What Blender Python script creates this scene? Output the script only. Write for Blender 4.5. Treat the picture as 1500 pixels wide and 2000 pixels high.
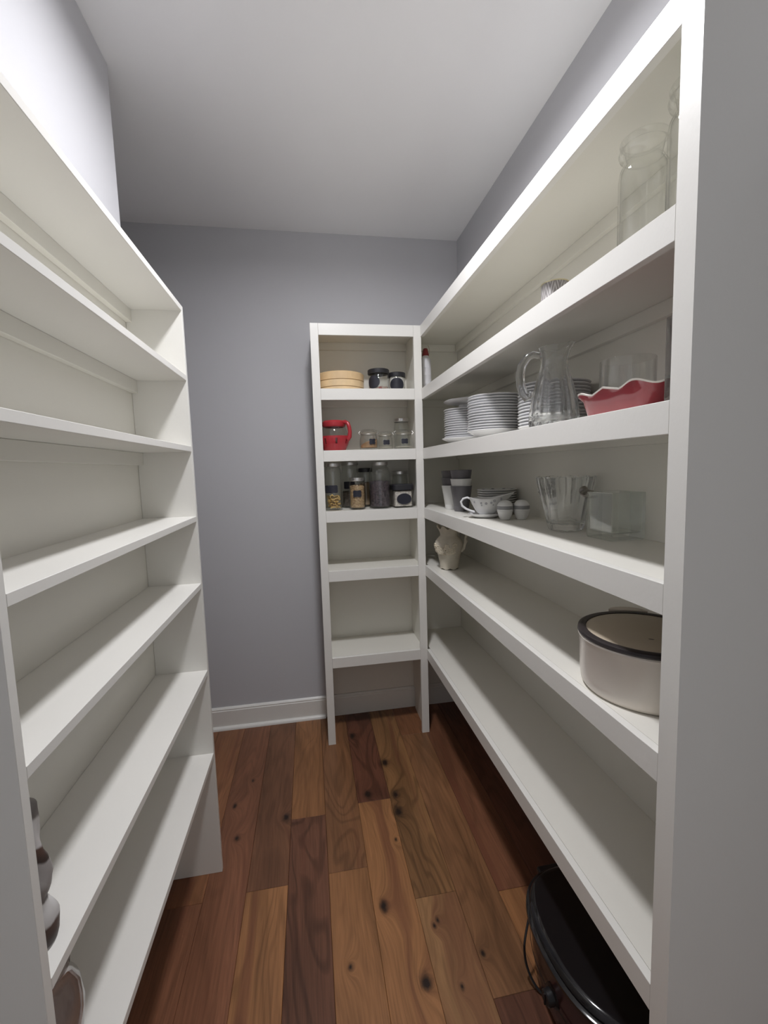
import bpy, bmesh, math, random
from mathutils import Vector, Matrix, noise
random.seed(7)
for o in list(bpy.data.objects): bpy.data.objects.remove(o)
SC = bpy.context.scene
COL = SC.collection
PI = math.pi

# ------------------------------------------------------------------ camera, world, exposure
FW = Vector((0.16482442, 0.98137291, -0.09869207))
RT = Vector((0.98522849, -0.16852766, -0.03038511))
UP = Vector((0.04645147, 0.09222603, 0.99465402))
CAMZ = 1.4636
cd = bpy.data.cameras.new('camera'); cam = bpy.data.objects.new('camera', cd); COL.objects.link(cam)
cd.sensor_fit = 'HORIZONTAL'; cd.sensor_width = 36.0; cd.lens = 36.0*859.53/1500.0
cd.clip_start = 0.02
m = Matrix.Identity(4)
for i in range(3):
    m[i][0] = RT[i]; m[i][1] = UP[i]; m[i][2] = -FW[i]
m[2][3] = CAMZ
cam.matrix_world = m
SC.camera = cam
world = bpy.data.worlds.new('world'); SC.world = world; world.use_nodes = True
bg = world.node_tree.nodes['Background']
bg.inputs[0].default_value = (0.95, 0.97, 1.0, 1); bg.inputs[1].default_value = 0.47
SC.view_settings.view_transform = 'Standard'; SC.view_settings.look = 'None'
SC.view_settings.gamma = 1.0; SC.view_settings.use_curve_mapping = False
SC.view_settings.exposure = 0.10
LAMP_STRENGTH = 315.0
LAMP_XY = (0.13, 1.17)
try:
    SC.cycles.diffuse_bounces = 8; SC.cycles.max_bounces = 16; SC.cycles.transparent_max_bounces = 40
except Exception: pass

# ------------------------------------------------------------------ measured layout (metres)
CEIL = 2.74
LF, LB = -0.382, -0.558            # left unit front plane, left wall
RF, RB = 0.594, 0.893              # right unit front plane, right wall
BF, BW = 2.2426, 2.5337            # back unit front plane, back wall
BX0 = 0.0384                       # back unit left side
LTOP = 2.010
LZ = [1.7878, 1.5559, 1.3211, 1.0891, 0.7773, 0.4671]
LY0, LY1 = 0.597, 1.590
RTOP = 2.1779
RZ = [1.8656, 1.5613, 1.2518, 0.943, 0.4784]
RY0 = 0.609
RAIL = 0.0557
ST = 0.0393

# ------------------------------------------------------------------ mesh helpers
class MB:
    def __init__(s): s.v = []; s.f = []
    def add(s, vs, fs, M=None):
        n = len(s.v)
        s.v += [tuple(M @ Vector(p)) if M is not None else tuple(p) for p in vs]
        s.f += [tuple(i+n for i in f) for f in fs]
        return s
    def box(s, x0, x1, y0, y1, z0, z1, bev=0.0, M=None):
        if bev <= 0:
            vs = [(x, y, z) for z in (z0, z1) for y in (y0, y1) for x in (x0, x1)]
            fs = [(0, 2, 3, 1), (4, 5, 7, 6), (0, 1, 5, 4), (2, 6, 7, 3), (0, 4, 6, 2), (1, 3, 7, 5)]
            return s.add(vs, fs, M)
        bm = bmesh.new(); bmesh.ops.create_cube(bm, size=1)
        for v in bm.verts:
            v.co = Vector(((x0+x1)/2+v.co.x*(x1-x0), (y0+y1)/2+v.co.y*(y1-y0), (z0+z1)/2+v.co.z*(z1-z0)))
        bmesh.ops.bevel(bm, geom=list(bm.edges), offset=bev, segments=1 if bev < 0.002 else 3, profile=0.5, affect='EDGES')
        return s.bm(bm, M)
    def bm(s, bm, M=None):
        bm.verts.index_update()
        s.add([tuple(v.co) for v in bm.verts], [tuple(v.index for v in f.verts) for f in bm.faces], M)
        bm.free(); return s
    def lathe(s, prof, seg=32, M=None, rf=None, closed=False):
        """prof: (r, z) list; rf(angle, r, z) -> (r, z) lets the wall be fluted or waved"""
        vs = []; rows = []
        for (r, z) in prof:
            if r < 1e-6:
                rows.append([len(vs)]); vs.append((0, 0, z)); continue
            row = []
            for k in range(seg):
                a = 2*PI*k/seg
                rr, zz = rf(a, r, z) if rf else (r, z)
                row.append(len(vs)); vs.append((rr*math.cos(a), rr*math.sin(a), zz))
            rows.append(row)
        fs = []
        pairs = list(zip(rows, rows[1:]))
        if closed: pairs.append((rows[-1], rows[0]))
        for a, b in pairs:
            if len(a) == 1 and len(b) == 1: continue
            for k in range(seg):
                k2 = (k+1) % seg
                if len(a) == 1: fs.append((a[0], b[k2], b[k]))
                elif len(b) == 1: fs.append((a[k], a[k2], b[0]))
                else: fs.append((a[k], a[k2], b[k2], b[k]))
        return s.add(vs, fs, M)
    def tube(s, pts, r, seg=8, closed=False, M=None, caps=True):
        pts = [Vector(p) for p in pts]; n = len(pts); vs = []; fs = []
        rr = r if isinstance(r, (list, tuple)) else [r]*n
        nrm = None
        for i, p in enumerate(pts):
            if closed: t = pts[(i+1) % n]-pts[i-1]
            else: t = pts[min(i+1, n-1)]-pts[max(i-1, 0)]
            t.normalize()
            if nrm is None:
                nrm = t.orthogonal().normalized()
            else:
                nrm = (nrm-t*nrm.dot(t)).normalized()
            b = t.cross(nrm)
            for k in range(seg):
                a = 2*PI*k/seg
                vs.append(tuple(p+nrm*math.cos(a)*rr[i]+b*math.sin(a)*rr[i]))
        for i in range(n if closed else n-1):
            j = (i+1) % n
            for k in range(seg):
                k2 = (k+1) % seg
                fs.append((i*seg+k, i*seg+k2, j*seg+k2, j*seg+k))
        if not closed and caps:
            fs.append(tuple(range(seg-1, -1, -1))); fs.append(tuple((n-1)*seg+k for k in range(seg)))
        return s.add(vs, fs, M)
    def prism(s, poly, axis, a, b, M=None):
        """extrude a 2-D polygon along an axis from a to b"""
        def P(q, t): return {'X': (t, q[0], q[1]), 'Y': (q[0], t, q[1]), 'Z': (q[0], q[1], t)}[axis]
        n = len(poly)
        vs = [P(q, a) for q in poly]+[P(q, b) for q in poly]
        fs = [tuple(range(n)), tuple(range(2*n-1, n-1, -1))]+[(i, i+n, (i+1) % n+n, (i+1) % n) for i in range(n)]
        return s.add(vs, fs, M)
    def patch(s, r, z0, z1, a0, a1, shape='rect', th=0.0012, seg=16, M=None):
        """a label lying on a cylinder of radius r"""
        zc, hz, ac, ha = (z0+z1)/2, (z1-z0)/2, (a0+a1)/2, (a1-a0)/2
        n = 36; ring = []
        for k in range(n):
            t = 2*PI*k/n; c, d = math.cos(t), math.sin(t)
            if shape == 'oval': u, v = c, d
            elif shape == 'plaque':
                e = 0.28
                u = math.copysign(abs(c)**e, c); v = math.copysign(abs(d)**e, d)
                v *= 1-0.10*math.cos(PI*u*2); u *= 1-0.06*math.cos(PI*v)
            else:
                u = math.copysign(abs(c)**0.2, c); v = math.copysign(abs(d)**0.2, d)
            ring.append((u, v))
        vs = []; fs = []
        L = [0.0, 0.5, 1.0]
        for rad in (r+0.0004, r+th):
            base = len(vs)
            vs.append((rad*math.cos(ac), rad*math.sin(ac), zc))
            for q in L[1:]:
                for (u, v) in ring:
                    a = ac+u*q*ha
                    vs.append((rad*math.cos(a), rad*math.sin(a), zc+v*q*hz))
            fl = []
            for k in range(n):
                k2 = (k+1) % n
                fl.append((base, base+1+k, base+1+k2))
                fl.append((base+1+k, base+1+n+k, base+1+n+k2, base+1+k2))
            fs += fl if rad > r+0.0005 else [tuple(reversed(f)) for f in fl]
        N = 1+2*n
        for k in range(n):
            k2 = (k+1) % n
            fs.append((1+n+k, 1+n+k2, N+1+n+k2, N+1+n+k))
        return s.add(vs, fs, M)
    def build(s, name, mat, parent=None, smooth=True, ang=35):
        me = bpy.data.meshes.new(name); me.from_pydata(s.v, [], s.f)
        bm = bmesh.new(); bm.from_mesh(me); bmesh.ops.recalc_face_normals(bm, faces=bm.faces); bm.to_mesh(me); bm.free()
        if smooth:
            for p in me.polygons: p.use_smooth = True
            me.set_sharp_from_angle(angle=math.radians(ang))
        me.materials.append(mat)
        o = bpy.data.objects.new(name, me); COL.objects.link(o)
        if parent is not None: o.parent = parent
        return o

def empty(name, loc=(0, 0, 0), rz=0.0):
    o = bpy.data.objects.new(name, None); COL.objects.link(o)
    o.empty_display_size = 0.05; o.location = loc; o.rotation_euler = (0, 0, rz); return o
def tag(o, label, cat, group=None):
    o['label'] = label; o['category'] = cat
    if group: o['group'] = group
    return o
def structure(o, label=None, cat=None):
    o['kind'] = 'structure'
    if label: o['label'] = label
    if cat: o['category'] = cat
    return o
def copy_tree(o, parent=None):
    c = o.copy(); COL.objects.link(c); c.parent = parent
    for ch in list(o.children): copy_tree(ch, c)
    return c
def T(x=0, y=0, z=0): return Matrix.Translation((x, y, z))
def facing(loc): return math.atan2(-loc[1], -loc[0])      # angle from a thing towards the doorway

# ------------------------------------------------------------------ materials
def newmat(name):
    mt = bpy.data.materials.new(name); mt.use_nodes = True
    nt = mt.node_tree; b = nt.nodes['Principled BSDF']; return mt, nt, b
def plain(name, col, rough=0.5, metal=0.0, spec=0.5, bump=0.0, bscale=200, var=0.0, vscale=6, coat=0.0, ior=1.5):
    mt, nt, b = newmat(name)
    b.inputs['Base Color'].default_value = (*col, 1); b.inputs['Roughness'].default_value = rough
    b.inputs['Metallic'].default_value = metal; b.inputs['Specular IOR Level'].default_value = spec
    b.inputs['Coat Weight'].default_value = coat; b.inputs['IOR'].default_value = ior
    tc = nt.nodes.new('ShaderNodeTexCoord')
    if var > 0:
        nz = nt.nodes.new('ShaderNodeTexNoise'); nz.inputs['Scale'].default_value = vscale; nz.inputs['Detail'].default_value = 4
        nt.links.new(tc.outputs['Object'], nz.inputs['Vector'])
        rp = nt.nodes.new('ShaderNodeValToRGB')
        rp.color_ramp.elements[0].position = 0.3; rp.color_ramp.elements[1].position = 0.7
        rp.color_ramp.elements[0].color = (*[c*(1-var) for c in col], 1)
        rp.color_ramp.elements[1].color = (*[min(1, c*(1+var)) for c in col], 1)
        nt.links.new(nz.outputs['Fac'], rp.inputs['Fac']); nt.links.new(rp.outputs['Color'], b.inputs['Base Color'])
    if bump > 0:
        nz = nt.nodes.new('ShaderNodeTexNoise'); nz.inputs['Scale'].default_value = bscale; nz.inputs['Detail'].default_value = 3
        nt.links.new(tc.outputs['Object'], nz.inputs['Vector'])
        bp = nt.nodes.new('ShaderNodeBump'); bp.inputs['Strength'].default_value = bump; bp.inputs['Distance'].default_value = 0.002
        nt.links.new(nz.outputs['Fac'], bp.inputs['Height']); nt.links.new(bp.outputs['Normal'], b.inputs['Normal'])
    return mt
def thin_glass(name, tint=(0.97, 0.985, 0.975), ior=1.5, rough=0.01, gain=1.0):
    """one pane of a thin-walled glass: clear transmission plus Fresnel reflection"""
    mt, nt, b = newmat(name); nt.nodes.remove(b)
    out = nt.nodes['Material Output']
    tr = nt.nodes.new('ShaderNodeBsdfTransparent'); tr.inputs[0].default_value = (*tint, 1)
    gl = nt.nodes.new('ShaderNodeBsdfGlossy'); gl.inputs['Roughness'].default_value = rough
    lw = nt.nodes.new('ShaderNodeLayerWeight'); lw.inputs['Blend'].default_value = 0.5
    pw = nt.nodes.new('ShaderNodeMath'); pw.operation = 'POWER'; pw.inputs[1].default_value = 4.0; nt.links.new(lw.outputs['Facing'], pw.inputs[0])
    fr = nt.nodes.new('ShaderNodeMath'); fr.operation = 'MULTIPLY_ADD'; fr.inputs[1].default_value = 0.80; fr.inputs[2].default_value = 0.045; nt.links.new(pw.outputs[0], fr.inputs[0])
    mu = nt.nodes.new('ShaderNodeMath'); mu.operation = 'MULTIPLY'; mu.inputs[1].default_value = gain; mu.use_clamp = True
    mx = nt.nodes.new('ShaderNodeMixShader')
    nt.links.new(fr.outputs[0], mu.inputs[0]); nt.links.new(mu.outputs[0], mx.inputs[0])
    nt.links.new(tr.outputs[0], mx.inputs[1]); nt.links.new(gl.outputs[0], mx.inputs[2])
    nt.links.new(mx.outputs[0], out.inputs['Surface'])
    return mt
def solid_glass(name, tint=(0.98, 0.99, 0.985), clear=0.35, ior=1.46):
    mt, nt, b = newmat(name); nt.nodes.remove(b)
    out = nt.nodes['Material Output']
    gl = nt.nodes.new('ShaderNodeBsdfGlass'); gl.inputs['Color'].default_value = (*tint, 1)
    gl.inputs['Roughness'].default_value = 0.0; gl.inputs['IOR'].default_value = ior
    tr = nt.nodes.new('ShaderNodeBsdfTransparent'); tr.inputs[0].default_value = (*tint, 1)
    mx = nt.nodes.new('ShaderNodeMixShader'); mx.inputs[0].default_value = clear
    nt.links.new(gl.outputs[0], mx.inputs[1]); nt.links.new(tr.outputs[0], mx.inputs[2])
    nt.links.new(mx.outputs[0], out.inputs['Surface'])
    return mt
def speckle(name, c1, c2, scale=160, rough=0.8):
    mt, nt, b = newmat(name)
    tc = nt.nodes.new('ShaderNodeTexCoord'); vo = nt.nodes.new('ShaderNodeTexVoronoi'); vo.inputs['Scale'].default_value = scale
    rp = nt.nodes.new('ShaderNodeMixRGB'); rp.inputs[1].default_value = (*c1, 1); rp.inputs[2].default_value = (*c2, 1)
    sp = nt.nodes.new('ShaderNodeSeparateColor')
    nt.links.new(tc.outputs['Object'], vo.inputs['Vector']); nt.links.new(vo.outputs['Color'], sp.inputs[0])
    nt.links.new(sp.outputs[0], rp.inputs[0]); nt.links.new(rp.outputs[0], b.inputs['Base Color'])
    bp = nt.nodes.new('ShaderNodeBump'); bp.inputs['Strength'].default_value = 0.8; bp.inputs['Distance'].default_value = 0.003; bp.invert = True
    nt.links.new(vo.outputs['Distance'], bp.inputs['Height']); nt.links.new(bp.outputs['Normal'], b.inputs['Normal'])
    b.inputs['Roughness'].default_value = rough
    return mt

M_TRIM = plain('white_trim_paint', (0.80, 0.79, 0.75), 0.32, bump=0.10, bscale=90, var=0.012, vscale=3)
M_SHELF = plain('white_shelf_paint', (0.78, 0.765, 0.705), 0.38, bump=0.06, bscale=140, var=0.012, vscale=4)
M_WALL = plain('grey_wall_paint', (0.54, 0.54, 0.56), 0.62, spec=0.3, bump=0.08, bscale=260, var=0.01, vscale=2)
M_CEIL = plain('ceiling_paint', (0.86, 0.86, 0.87), 0.85, spec=0.2, bump=0.06, bscale=200, var=0.008, vscale=2)
M_CHINA = plain('white_china', (0.70, 0.70, 0.71), 0.15, spec=0.5)
M_BLACKLID = plain('black_lid', (0.022, 0.022, 0.026), 0.42)
M_CHALK = plain('chalkboard_label', (0.016, 0.017, 0.028), 0.6, bump=0.1, bscale=300)
M_SILVER = plain('silver_lid', (0.72, 0.71, 0.70), 0.3, metal=1.0)
M_STEEL = plain('wire_steel', (0.55, 0.53, 0.50), 0.42, metal=1.0)
M_RUBBER = plain('pale_gasket', (0.55, 0.47, 0.36), 0.5)
M_JAR = thin_glass('jar_glass', (0.98, 0.985, 0.98))
M_JARTHICK = thin_glass('storage_jar_glass', (0.982, 0.985, 0.98), gain=1.2)
M_CRYSTAL = solid_glass('crystal_glass', (0.985, 0.99, 0.99), 0.16)
M_GREENGLASS = solid_glass('green_tinted_glass', (0.978, 0.988, 0.982), 0.55)
M_RED = plain('red_plastic', (0.40, 0.030, 0.040), 0.28, spec=0.5)
M_REDCERAMIC = plain('red_glaze', (0.29, 0.042, 0.052), 0.12, spec=0.6, var=0.06, vscale=20)
M_CREAMRIM = plain('cream_glaze_rim', (0.82, 0.78, 0.72), 0.2)

# floor wood: each plank carries its own tone in its object colour, its grain from its own position
KNOTS = [(0.308, 2.044, .022), (0.320, 1.818, .020), (0.312, 1.722, .026), (0.196, 1.845, .020), (0.181, 1.330, .019), (0.263, 1.090, .020),
         (-0.389, 1.899, .013), (-0.353, 1.718, .015), (0.054, 1.17, .009), (-0.162, 1.785, .020), (0.273, 1.583, .008), (0.345, 1.25, .008), (0.33, 1.235, .007), (0.36, 1.06, .008),
         (0.45, 1.13, .009), (0.17, 2.30, .022), (-0.33, 2.05, .010)]
def wood_floor():
    mt, nt, b = newmat('hickory_floor'); N = nt.nodes.new; L = nt.links.new
    geo = N('ShaderNodeNewGeometry'); oi = N('ShaderNodeObjectInfo')
    # distance to the nearest knot
    near = None
    for (kx, ky, kr) in KNOTS:
        sb = N('ShaderNodeVectorMath'); sb.operation = 'SUBTRACT'; sb.inputs[1].default_value = (kx, ky, 0)
        L(geo.outputs['Position'], sb.inputs[0])
        ml = N('ShaderNodeVectorMath'); ml.operation = 'MULTIPLY'; ml.inputs[1].default_value = (1/kr, 0.62/kr, 0)
        L(sb.outputs[0], ml.inputs[0])
        ln = N('ShaderNodeVectorMath'); ln.operation = 'LENGTH'; L(ml.outputs[0], ln.inputs[0])
        if near is None: near = ln.outputs['Value']
        else:
            mn = N('ShaderNodeMath'); mn.operation = 'MINIMUM'; L(near, mn.inputs[0]); L(ln.outputs['Value'], mn.inputs[1]); near = mn.outputs[0]
    # grain coordinates: stretched along the plank, shifted per plank
    rnd = N('ShaderNodeVectorMath'); rnd.operation = 'SCALE'; rnd.inputs[0].default_value = (31.0, 57.0, 13.0); L(oi.outputs['Random'], rnd.inputs['Scale'])
    ad = N('ShaderNodeVectorMath'); ad.operation = 'ADD'; L(geo.outputs['Position'], ad.inputs[0]); L(rnd.outputs[0], ad.inputs[1])
    # bend the grain around the knots
    inv = N('ShaderNodeMath'); inv.operation = 'DIVIDE'; inv.inputs[0].default_value = 0.10
    p1 = N('ShaderNodeMath'); p1.operation = 'ADD'; p1.inputs[1].default_value = 0.8; L(near, p1.inputs[0]); L(p1.outputs[0], inv.inputs[1])
    cb = N('ShaderNodeCombineXYZ'); L(inv.outputs[0], cb.inputs[0])
    ad2 = N('ShaderNodeVectorMath'); ad2.operation = 'ADD'; L(ad.outputs[0], ad2.inputs[0]); L(cb.outputs[0], ad2.inputs[1])
    def noise_(scale, sx, sy, det=4, dist=0.0, src=None):
        mp = N('ShaderNodeVectorMath'); mp.operation = 'MULTIPLY'; mp.inputs[1].default_value = (sx, sy, 1); L((src or ad2).outputs[0], mp.inputs[0])
        nz = N('ShaderNodeTexNoise'); nz.inputs['Scale'].default_value = scale; nz.inputs['Detail'].default_value = det; nz.inputs['Distortion'].default_value = dist
        L(mp.outputs[0], nz.inputs['Vector']); return nz.outputs['Fac']
    broad = noise_(1.0, 9, 1.3, 3, 0.6)
    cath = noise_(1.0, 5, 0.9, 2, 0.8)
    fine = noise_(1.0, 190, 7, 5, 0.2)
    # cathedral rings out of a smooth field
    fr = N('ShaderNodeMath'); fr.operation = 'MULTIPLY'; fr.inputs[1].default_value = 70.0; L(cath, fr.inputs[0])
    sn = N('ShaderNodeMath'); sn.operation = 'SINE'; L(fr.outputs[0], sn.inputs[0])
    rg = N('ShaderNodeMapRange'); rg.inputs['From Min'].default_value = 0.2; rg.inputs['From Max'].default_value = 1.0; L(sn.outputs[0], rg.inputs['Value'])
    # tones
    def mul(colsock, facsock, lo, hi, a, c):
        r = N('ShaderNodeMapRange'); r.inputs['From Min'].default_value = a; r.inputs['From Max'].default_value = c
        r.inputs['To Min'].default_value = lo; r.inputs['To Max'].default_value = hi; L(facsock, r.inputs['Value'])
        v = N('ShaderNodeVectorMath'); v.operation = 'SCALE'; L(colsock, v.inputs[0]); L(r.outputs[0], v.inputs['Scale']); return v.outputs[0]
    base = oi.outputs['Color']
    c = mul(base, broad, 0.72, 1.22, 0.3, 0.7)
    c = mul(c, fine, 0.80, 1.14, 0.3, 0.7)
    # ring darkening, stronger on planks whose alpha says so
    rs = N('ShaderNodeMath'); rs.operation = 'MULTIPLY'; L(rg.outputs[0], rs.inputs[0]); L(oi.outputs['Alpha'], rs.inputs[1])
    c = mul(c, rs.outputs[0], 1.0, 0.50, 0, 1)
    # heartwood streaks
    hs = noise_(1.0, 13, 0.8, 2, 0.4)
    hr = N('ShaderNodeMapRange'); hr.inputs['From Min'].default_value = 0.58; hr.inputs['From Max'].default_value = 0.66; L(hs, hr.inputs['Value'])
    hm = N('ShaderNodeMath'); hm.operation = 'MULTIPLY'; hm.inputs[1].default_value = 0.55; L(hr.outputs[0], hm.inputs[0])
    mx = N('ShaderNodeMixRGB'); mx.inputs[2].default_value = (0.145, 0.052, 0.030, 1); L(hm.outputs[0], mx.inputs[0]); L(c, mx.inputs[1]); c = mx.outputs[0]
    # knots: dark core, brown halo, ragged edge
    kn = noise_(1.0, 60, 40, 3, 0.0, ad)
    ke = N('ShaderNodeMath'); ke.operation = 'MULTIPLY_ADD'; ke.inputs[1].default_value = 0.9; L(kn, ke.inputs[0]); L(near, ke.inputs[2])
    kr_ = N('ShaderNodeValToRGB'); e = kr_.color_ramp.elements
    e[0].position = 0.36; e[0].color = (1, 1, 1, 1); e[1].position = 0.92; e[1].color = (0, 0, 0, 1)
    x = kr_.color_ramp.elements.new(0.52); x.color = (0.62, 0.62, 0.62, 1)
    x = kr_.color_ramp.elements.new(0.70); x.color = (0.18, 0.18, 0.18, 1)
    kd = N('ShaderNodeMath'); kd.operation = 'MULTIPLY'; kd.inputs[1].default_value = 0.5; L(ke.outputs[0], kd.inputs[0])
    L(kd.outputs[0], kr_.inputs['Fac'])
    mk = N('ShaderNodeMixRGB'); mk.inputs[2].default_value = (0.020, 0.011, 0.008, 1); L(kr_.outputs[0], mk.inputs[0]); L(c, mk.inputs[1])
    L(mk.outputs[0], b.inputs['Base Color'])
    b.inputs['Roughness'].default_value = 0.36; b.inputs['Specular IOR Level'].default_value = 0.35
    bp = N('ShaderNodeBump'); bp.inputs['Strength'].default_value = 0.12; bp.inputs['Distance'].default_value = 0.002
    L(fine, bp.inputs['Height']); L(bp.outputs['Normal'], b.inputs['Normal'])
    return mt
M_FLOOR = wood_floor()

# ================================================================== THE ROOM
fl = MB().box(-1.40, 1.05, -1.30, BW, -0.08, -0.016).build('floor', plain('subfloor', (0.10, 0.06, 0.04), 0.8), smooth=False)
structure(fl, 'hickory plank floor of tan and reddish brown boards', 'floor')
TAN = (0.325, 0.152, 0.064); TAN2 = (0.285, 0.130, 0.054); RED = (0.208, 0.088, 0.047); BRN = (0.225, 0.098, 0.046); DRK = (0.135, 0.053, 0.031); GRB = (0.170, 0.088, 0.048)
PW = 0.1437
COLS = {   # column index -> list of (y0, y1, colour, ring strength)
    -10: [(-1.2, .7, TAN, .3), (.7, BW, RED, .3)], -9: [(-1.2, 1.1, BRN, .3), (1.1, BW, TAN, .4)], -8: [(-1.2, .4, RED, .3), (.4, BW, TAN2, .3)],
    -7: [(-1.2, .9, TAN, .3), (.9, BW, BRN, .3)], -6: [(-1.2, .3, RED, .3), (.3, 1.9, TAN2, .3), (1.9, BW, RED, .3)],
    -5: [(-1.2, .8, TAN, .3), (.8, BW, BRN, .4)],
    -4: [(-1.2, .35, TAN, .3), (.35, 1.462, RED, .25), (1.462, BW, BRN, .3)],
    -3: [(-1.2, .6, TAN2, .3), (.6, BW, RED, .25)],
    -2: [(-1.2, .2, RED, .3), (.2, 1.472, TAN, .45), (1.472, BW, (0.175, 0.080, 0.042), .3)],
    -1: [(-1.2, .5, TAN, .3), (.5, 1.769, (0.145, 0.063, 0.036), .7), (1.769, BW, TAN2, .3)],
    0: [(-1.2, .4, BRN, .3), (.4, 1.487, TAN, .2), (1.487, BW, (0.21, 0.098, 0.045), .5)],
    1: [(-1.2, .7, TAN2, .3), (.7, 1.804, TAN, .3), (1.804, BW, DRK, .7)],
    2: [(-1.2, .3, BRN, .3), (.3, 1.334, (0.29, 0.155, 0.07), .25), (1.334, BW, (0.235, 0.118, 0.050), .6)],
    3: [(-1.2, .1, TAN, .3), (.1, 1.016, (0.14, 0.058, 0.034), .6), (1.016, 2.244, (0.225, 0.108, 0.05), .35), (2.244, BW, BRN, .3)],
    4: [(-1.2, .5, BRN, .3), (.5, 1.304, TAN2, .3), (1.304, BW, RED, .3)],
    5: [(-1.2, .9, TAN, .3), (.9, BW, DRK, .4)],
    6: [(-1.2, 1.2, RED, .3), (1.2, BW, TAN2, .3)],
}
for ci, lst in COLS.items():
    x0 = ci*PW+0.004; x1 = x0+PW
    for (y0, y1, c, a) in lst:
        g = 0.0003; ch = 0.0011
        q0, q1, r0, r1 = x0+g, x1-g, y0+g, y1-g
        vs = [(q0, r0, -0.016), (q1, r0, -0.016), (q1, r1, -0.016), (q0, r1, -0.016),
              (q0, r0, -ch), (q1, r0, -ch), (q1, r1, -ch), (q0, r1, -ch),
              (q0+ch, r0+ch, 0), (q1-ch, r0+ch, 0), (q1-ch, r1-ch, 0), (q0+ch, r1-ch, 0)]
        fs = [(3, 2, 1, 0), (8, 9, 10, 11)]
        for k in range(4):
            k2 = (k+1) % 4; fs += [(k, k2, k2+4, k+4), (k+4, k2+4, k2+8, k+8)]
        p = MB().add(vs, fs).build('plank', M_FLOOR, fl, smooth=False)
        p.color = (*c, a)

structure(MB().box(-1.40, 1.05, -1.30, BW+0.1, CEIL, CEIL+0.08).build('ceiling', M_CEIL, smooth=False), 'flat off-white painted ceiling', 'ceiling')
structure(MB().box(-1.40, RB+0.12, BW, BW+0.1, 0, CEIL).build('wall_back', M_WALL, smooth=False), 'plain grey back wall', 'wall')
structure(MB().box(RB, RB+0.12, -0.75, BW, 0, CEIL).build('wall_right', M_WALL, smooth=False), 'grey wall behind the right shelves', 'wall')
structure(MB().box(LB-0.115, LB, -0.75, 1.6177, 0, CEIL, 0.004).build('wall_left', M_WALL, smooth=False), 'grey wall behind the left shelves ending in an outside corner', 'wall')
structure(MB().box(-1.40, -1.30, 0.60, BW, 0, CEIL).build('wall_recess', M_WALL, smooth=False), 'grey side wall of the recess beyond the left shelves', 'wall')
structure(MB().box(-1.30, LB-0.1155, 0.50, 0.60, 0, CEIL).build('wall_recess_front', M_WALL, smooth=False), 'grey near wall of the recess beyond the left shelves', 'wall')

def base_profile(h=0.127, t=0.0145):
    return [(0, 0), (t, 0), (t, h-0.020), (t-0.003, h-0.016), (t-0.002, h-0.010), (t-0.006, h-0.004), (t-0.010, h), (0, h)]
bp_ = [(BW-d, z) for d, z in base_profile()]
structure(MB().prism(bp_, 'X', -1.30, RB).build('baseboard_back', M_TRIM), 'white moulded baseboard along the back wall', 'baseboard')
bp_ = [(RB-d, z) for d, z in base_profile()]
structure(MB().prism(bp_, 'Y', -0.75, BW-0.0146).build('baseboard_right', M_TRIM), 'white baseboard under the right shelves', 'baseboard')
qr = [(BW-0.0146, 0), (BW-0.0146, 0.019)]+[(BW-0.0146-0.016*math.sin(t), 0.019*math.cos(t)) for t in [PI/2*k/6 for k in range(1, 7)]]
structure(MB().prism(qr, 'X', -1.29, BX0-0.002).build('trim_1', M_TRIM), 'white quarter-round shoe moulding below the back baseboard', 'trim')

# ceiling light: trim ring and lit lens
lamp = tag(empty('ceiling_light', (LAMP_XY[0], LAMP_XY[1], CEIL)), 'round flush ceiling light with a glowing white lens', 'light')
MB().lathe([(0.087, -0.0005), (0.102, -0.0005), (0.101, -0.014), (0.095, -0.027), (0.088, -0.027)], 48, closed=True).build('trim_ring', M_TRIM, lamp)
lm, nt, b = newmat('lit_lens')
b.inputs['Base Color'].default_value = (0.9, 0.9, 0.9, 1); b.inputs['Emission Color'].default_value = (0.97, 0.965, 1.0, 1); b.inputs['Emission Strength'].default_value = LAMP_STRENGTH
MB().lathe([(0.086, -0.001), (0.086, -0.010), (0.080, -0.014), (0.050, -0.0165), (0.0, -0.0175)], 48).build('lens', lm, lamp)

# ================================================================== SHELF UNITS
B_ = 0.0008
lu = tag(empty('shelf_unit', (LF, LY0, 0)), 'shallow white built-in shelf unit of six shelves on the left, nearly empty', 'shelves')
def part(mb, name, mat, unit):
    o = mb.build(name, mat, unit, smooth=False); o.matrix_parent_inverse = Matrix.Translation(-unit.location); return o
part(MB().box(LB+0.006, LF, LY0, LY0+0.0166, 0, LTOP, B_), 'side_panel', M_TRIM, lu)
part(MB().box(LB+0.006, LF, LY1-0.0172, LY1, 0, LTOP, B_), 'side_panel', M_TRIM, lu)
part(MB().box(LB+0.006, LF, LY0+0.017, LY1-0.0176, LTOP-0.018, LTOP, B_), 'top_board', M_TRIM, lu)
part(MB().box(LB+0.001, LB+0.0055, LY0+0.001, LY1, 0.0, LTOP), 'back_panel', M_SHELF, lu)
for z in LZ:
    part(MB().box(LB+0.006, LF, LY0+0.017, LY1-0.0176, z-0.0178, z, B_), 'shelf', M_TRIM, lu)
for z in [LTOP]+LZ:
    part(MB().box(LB+0.006, LB+0.024, LY0+0.0175, LY1-0.018, z-0.018-0.040, z-0.0182, B_), 'cleat', M_SHELF, lu)

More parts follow.
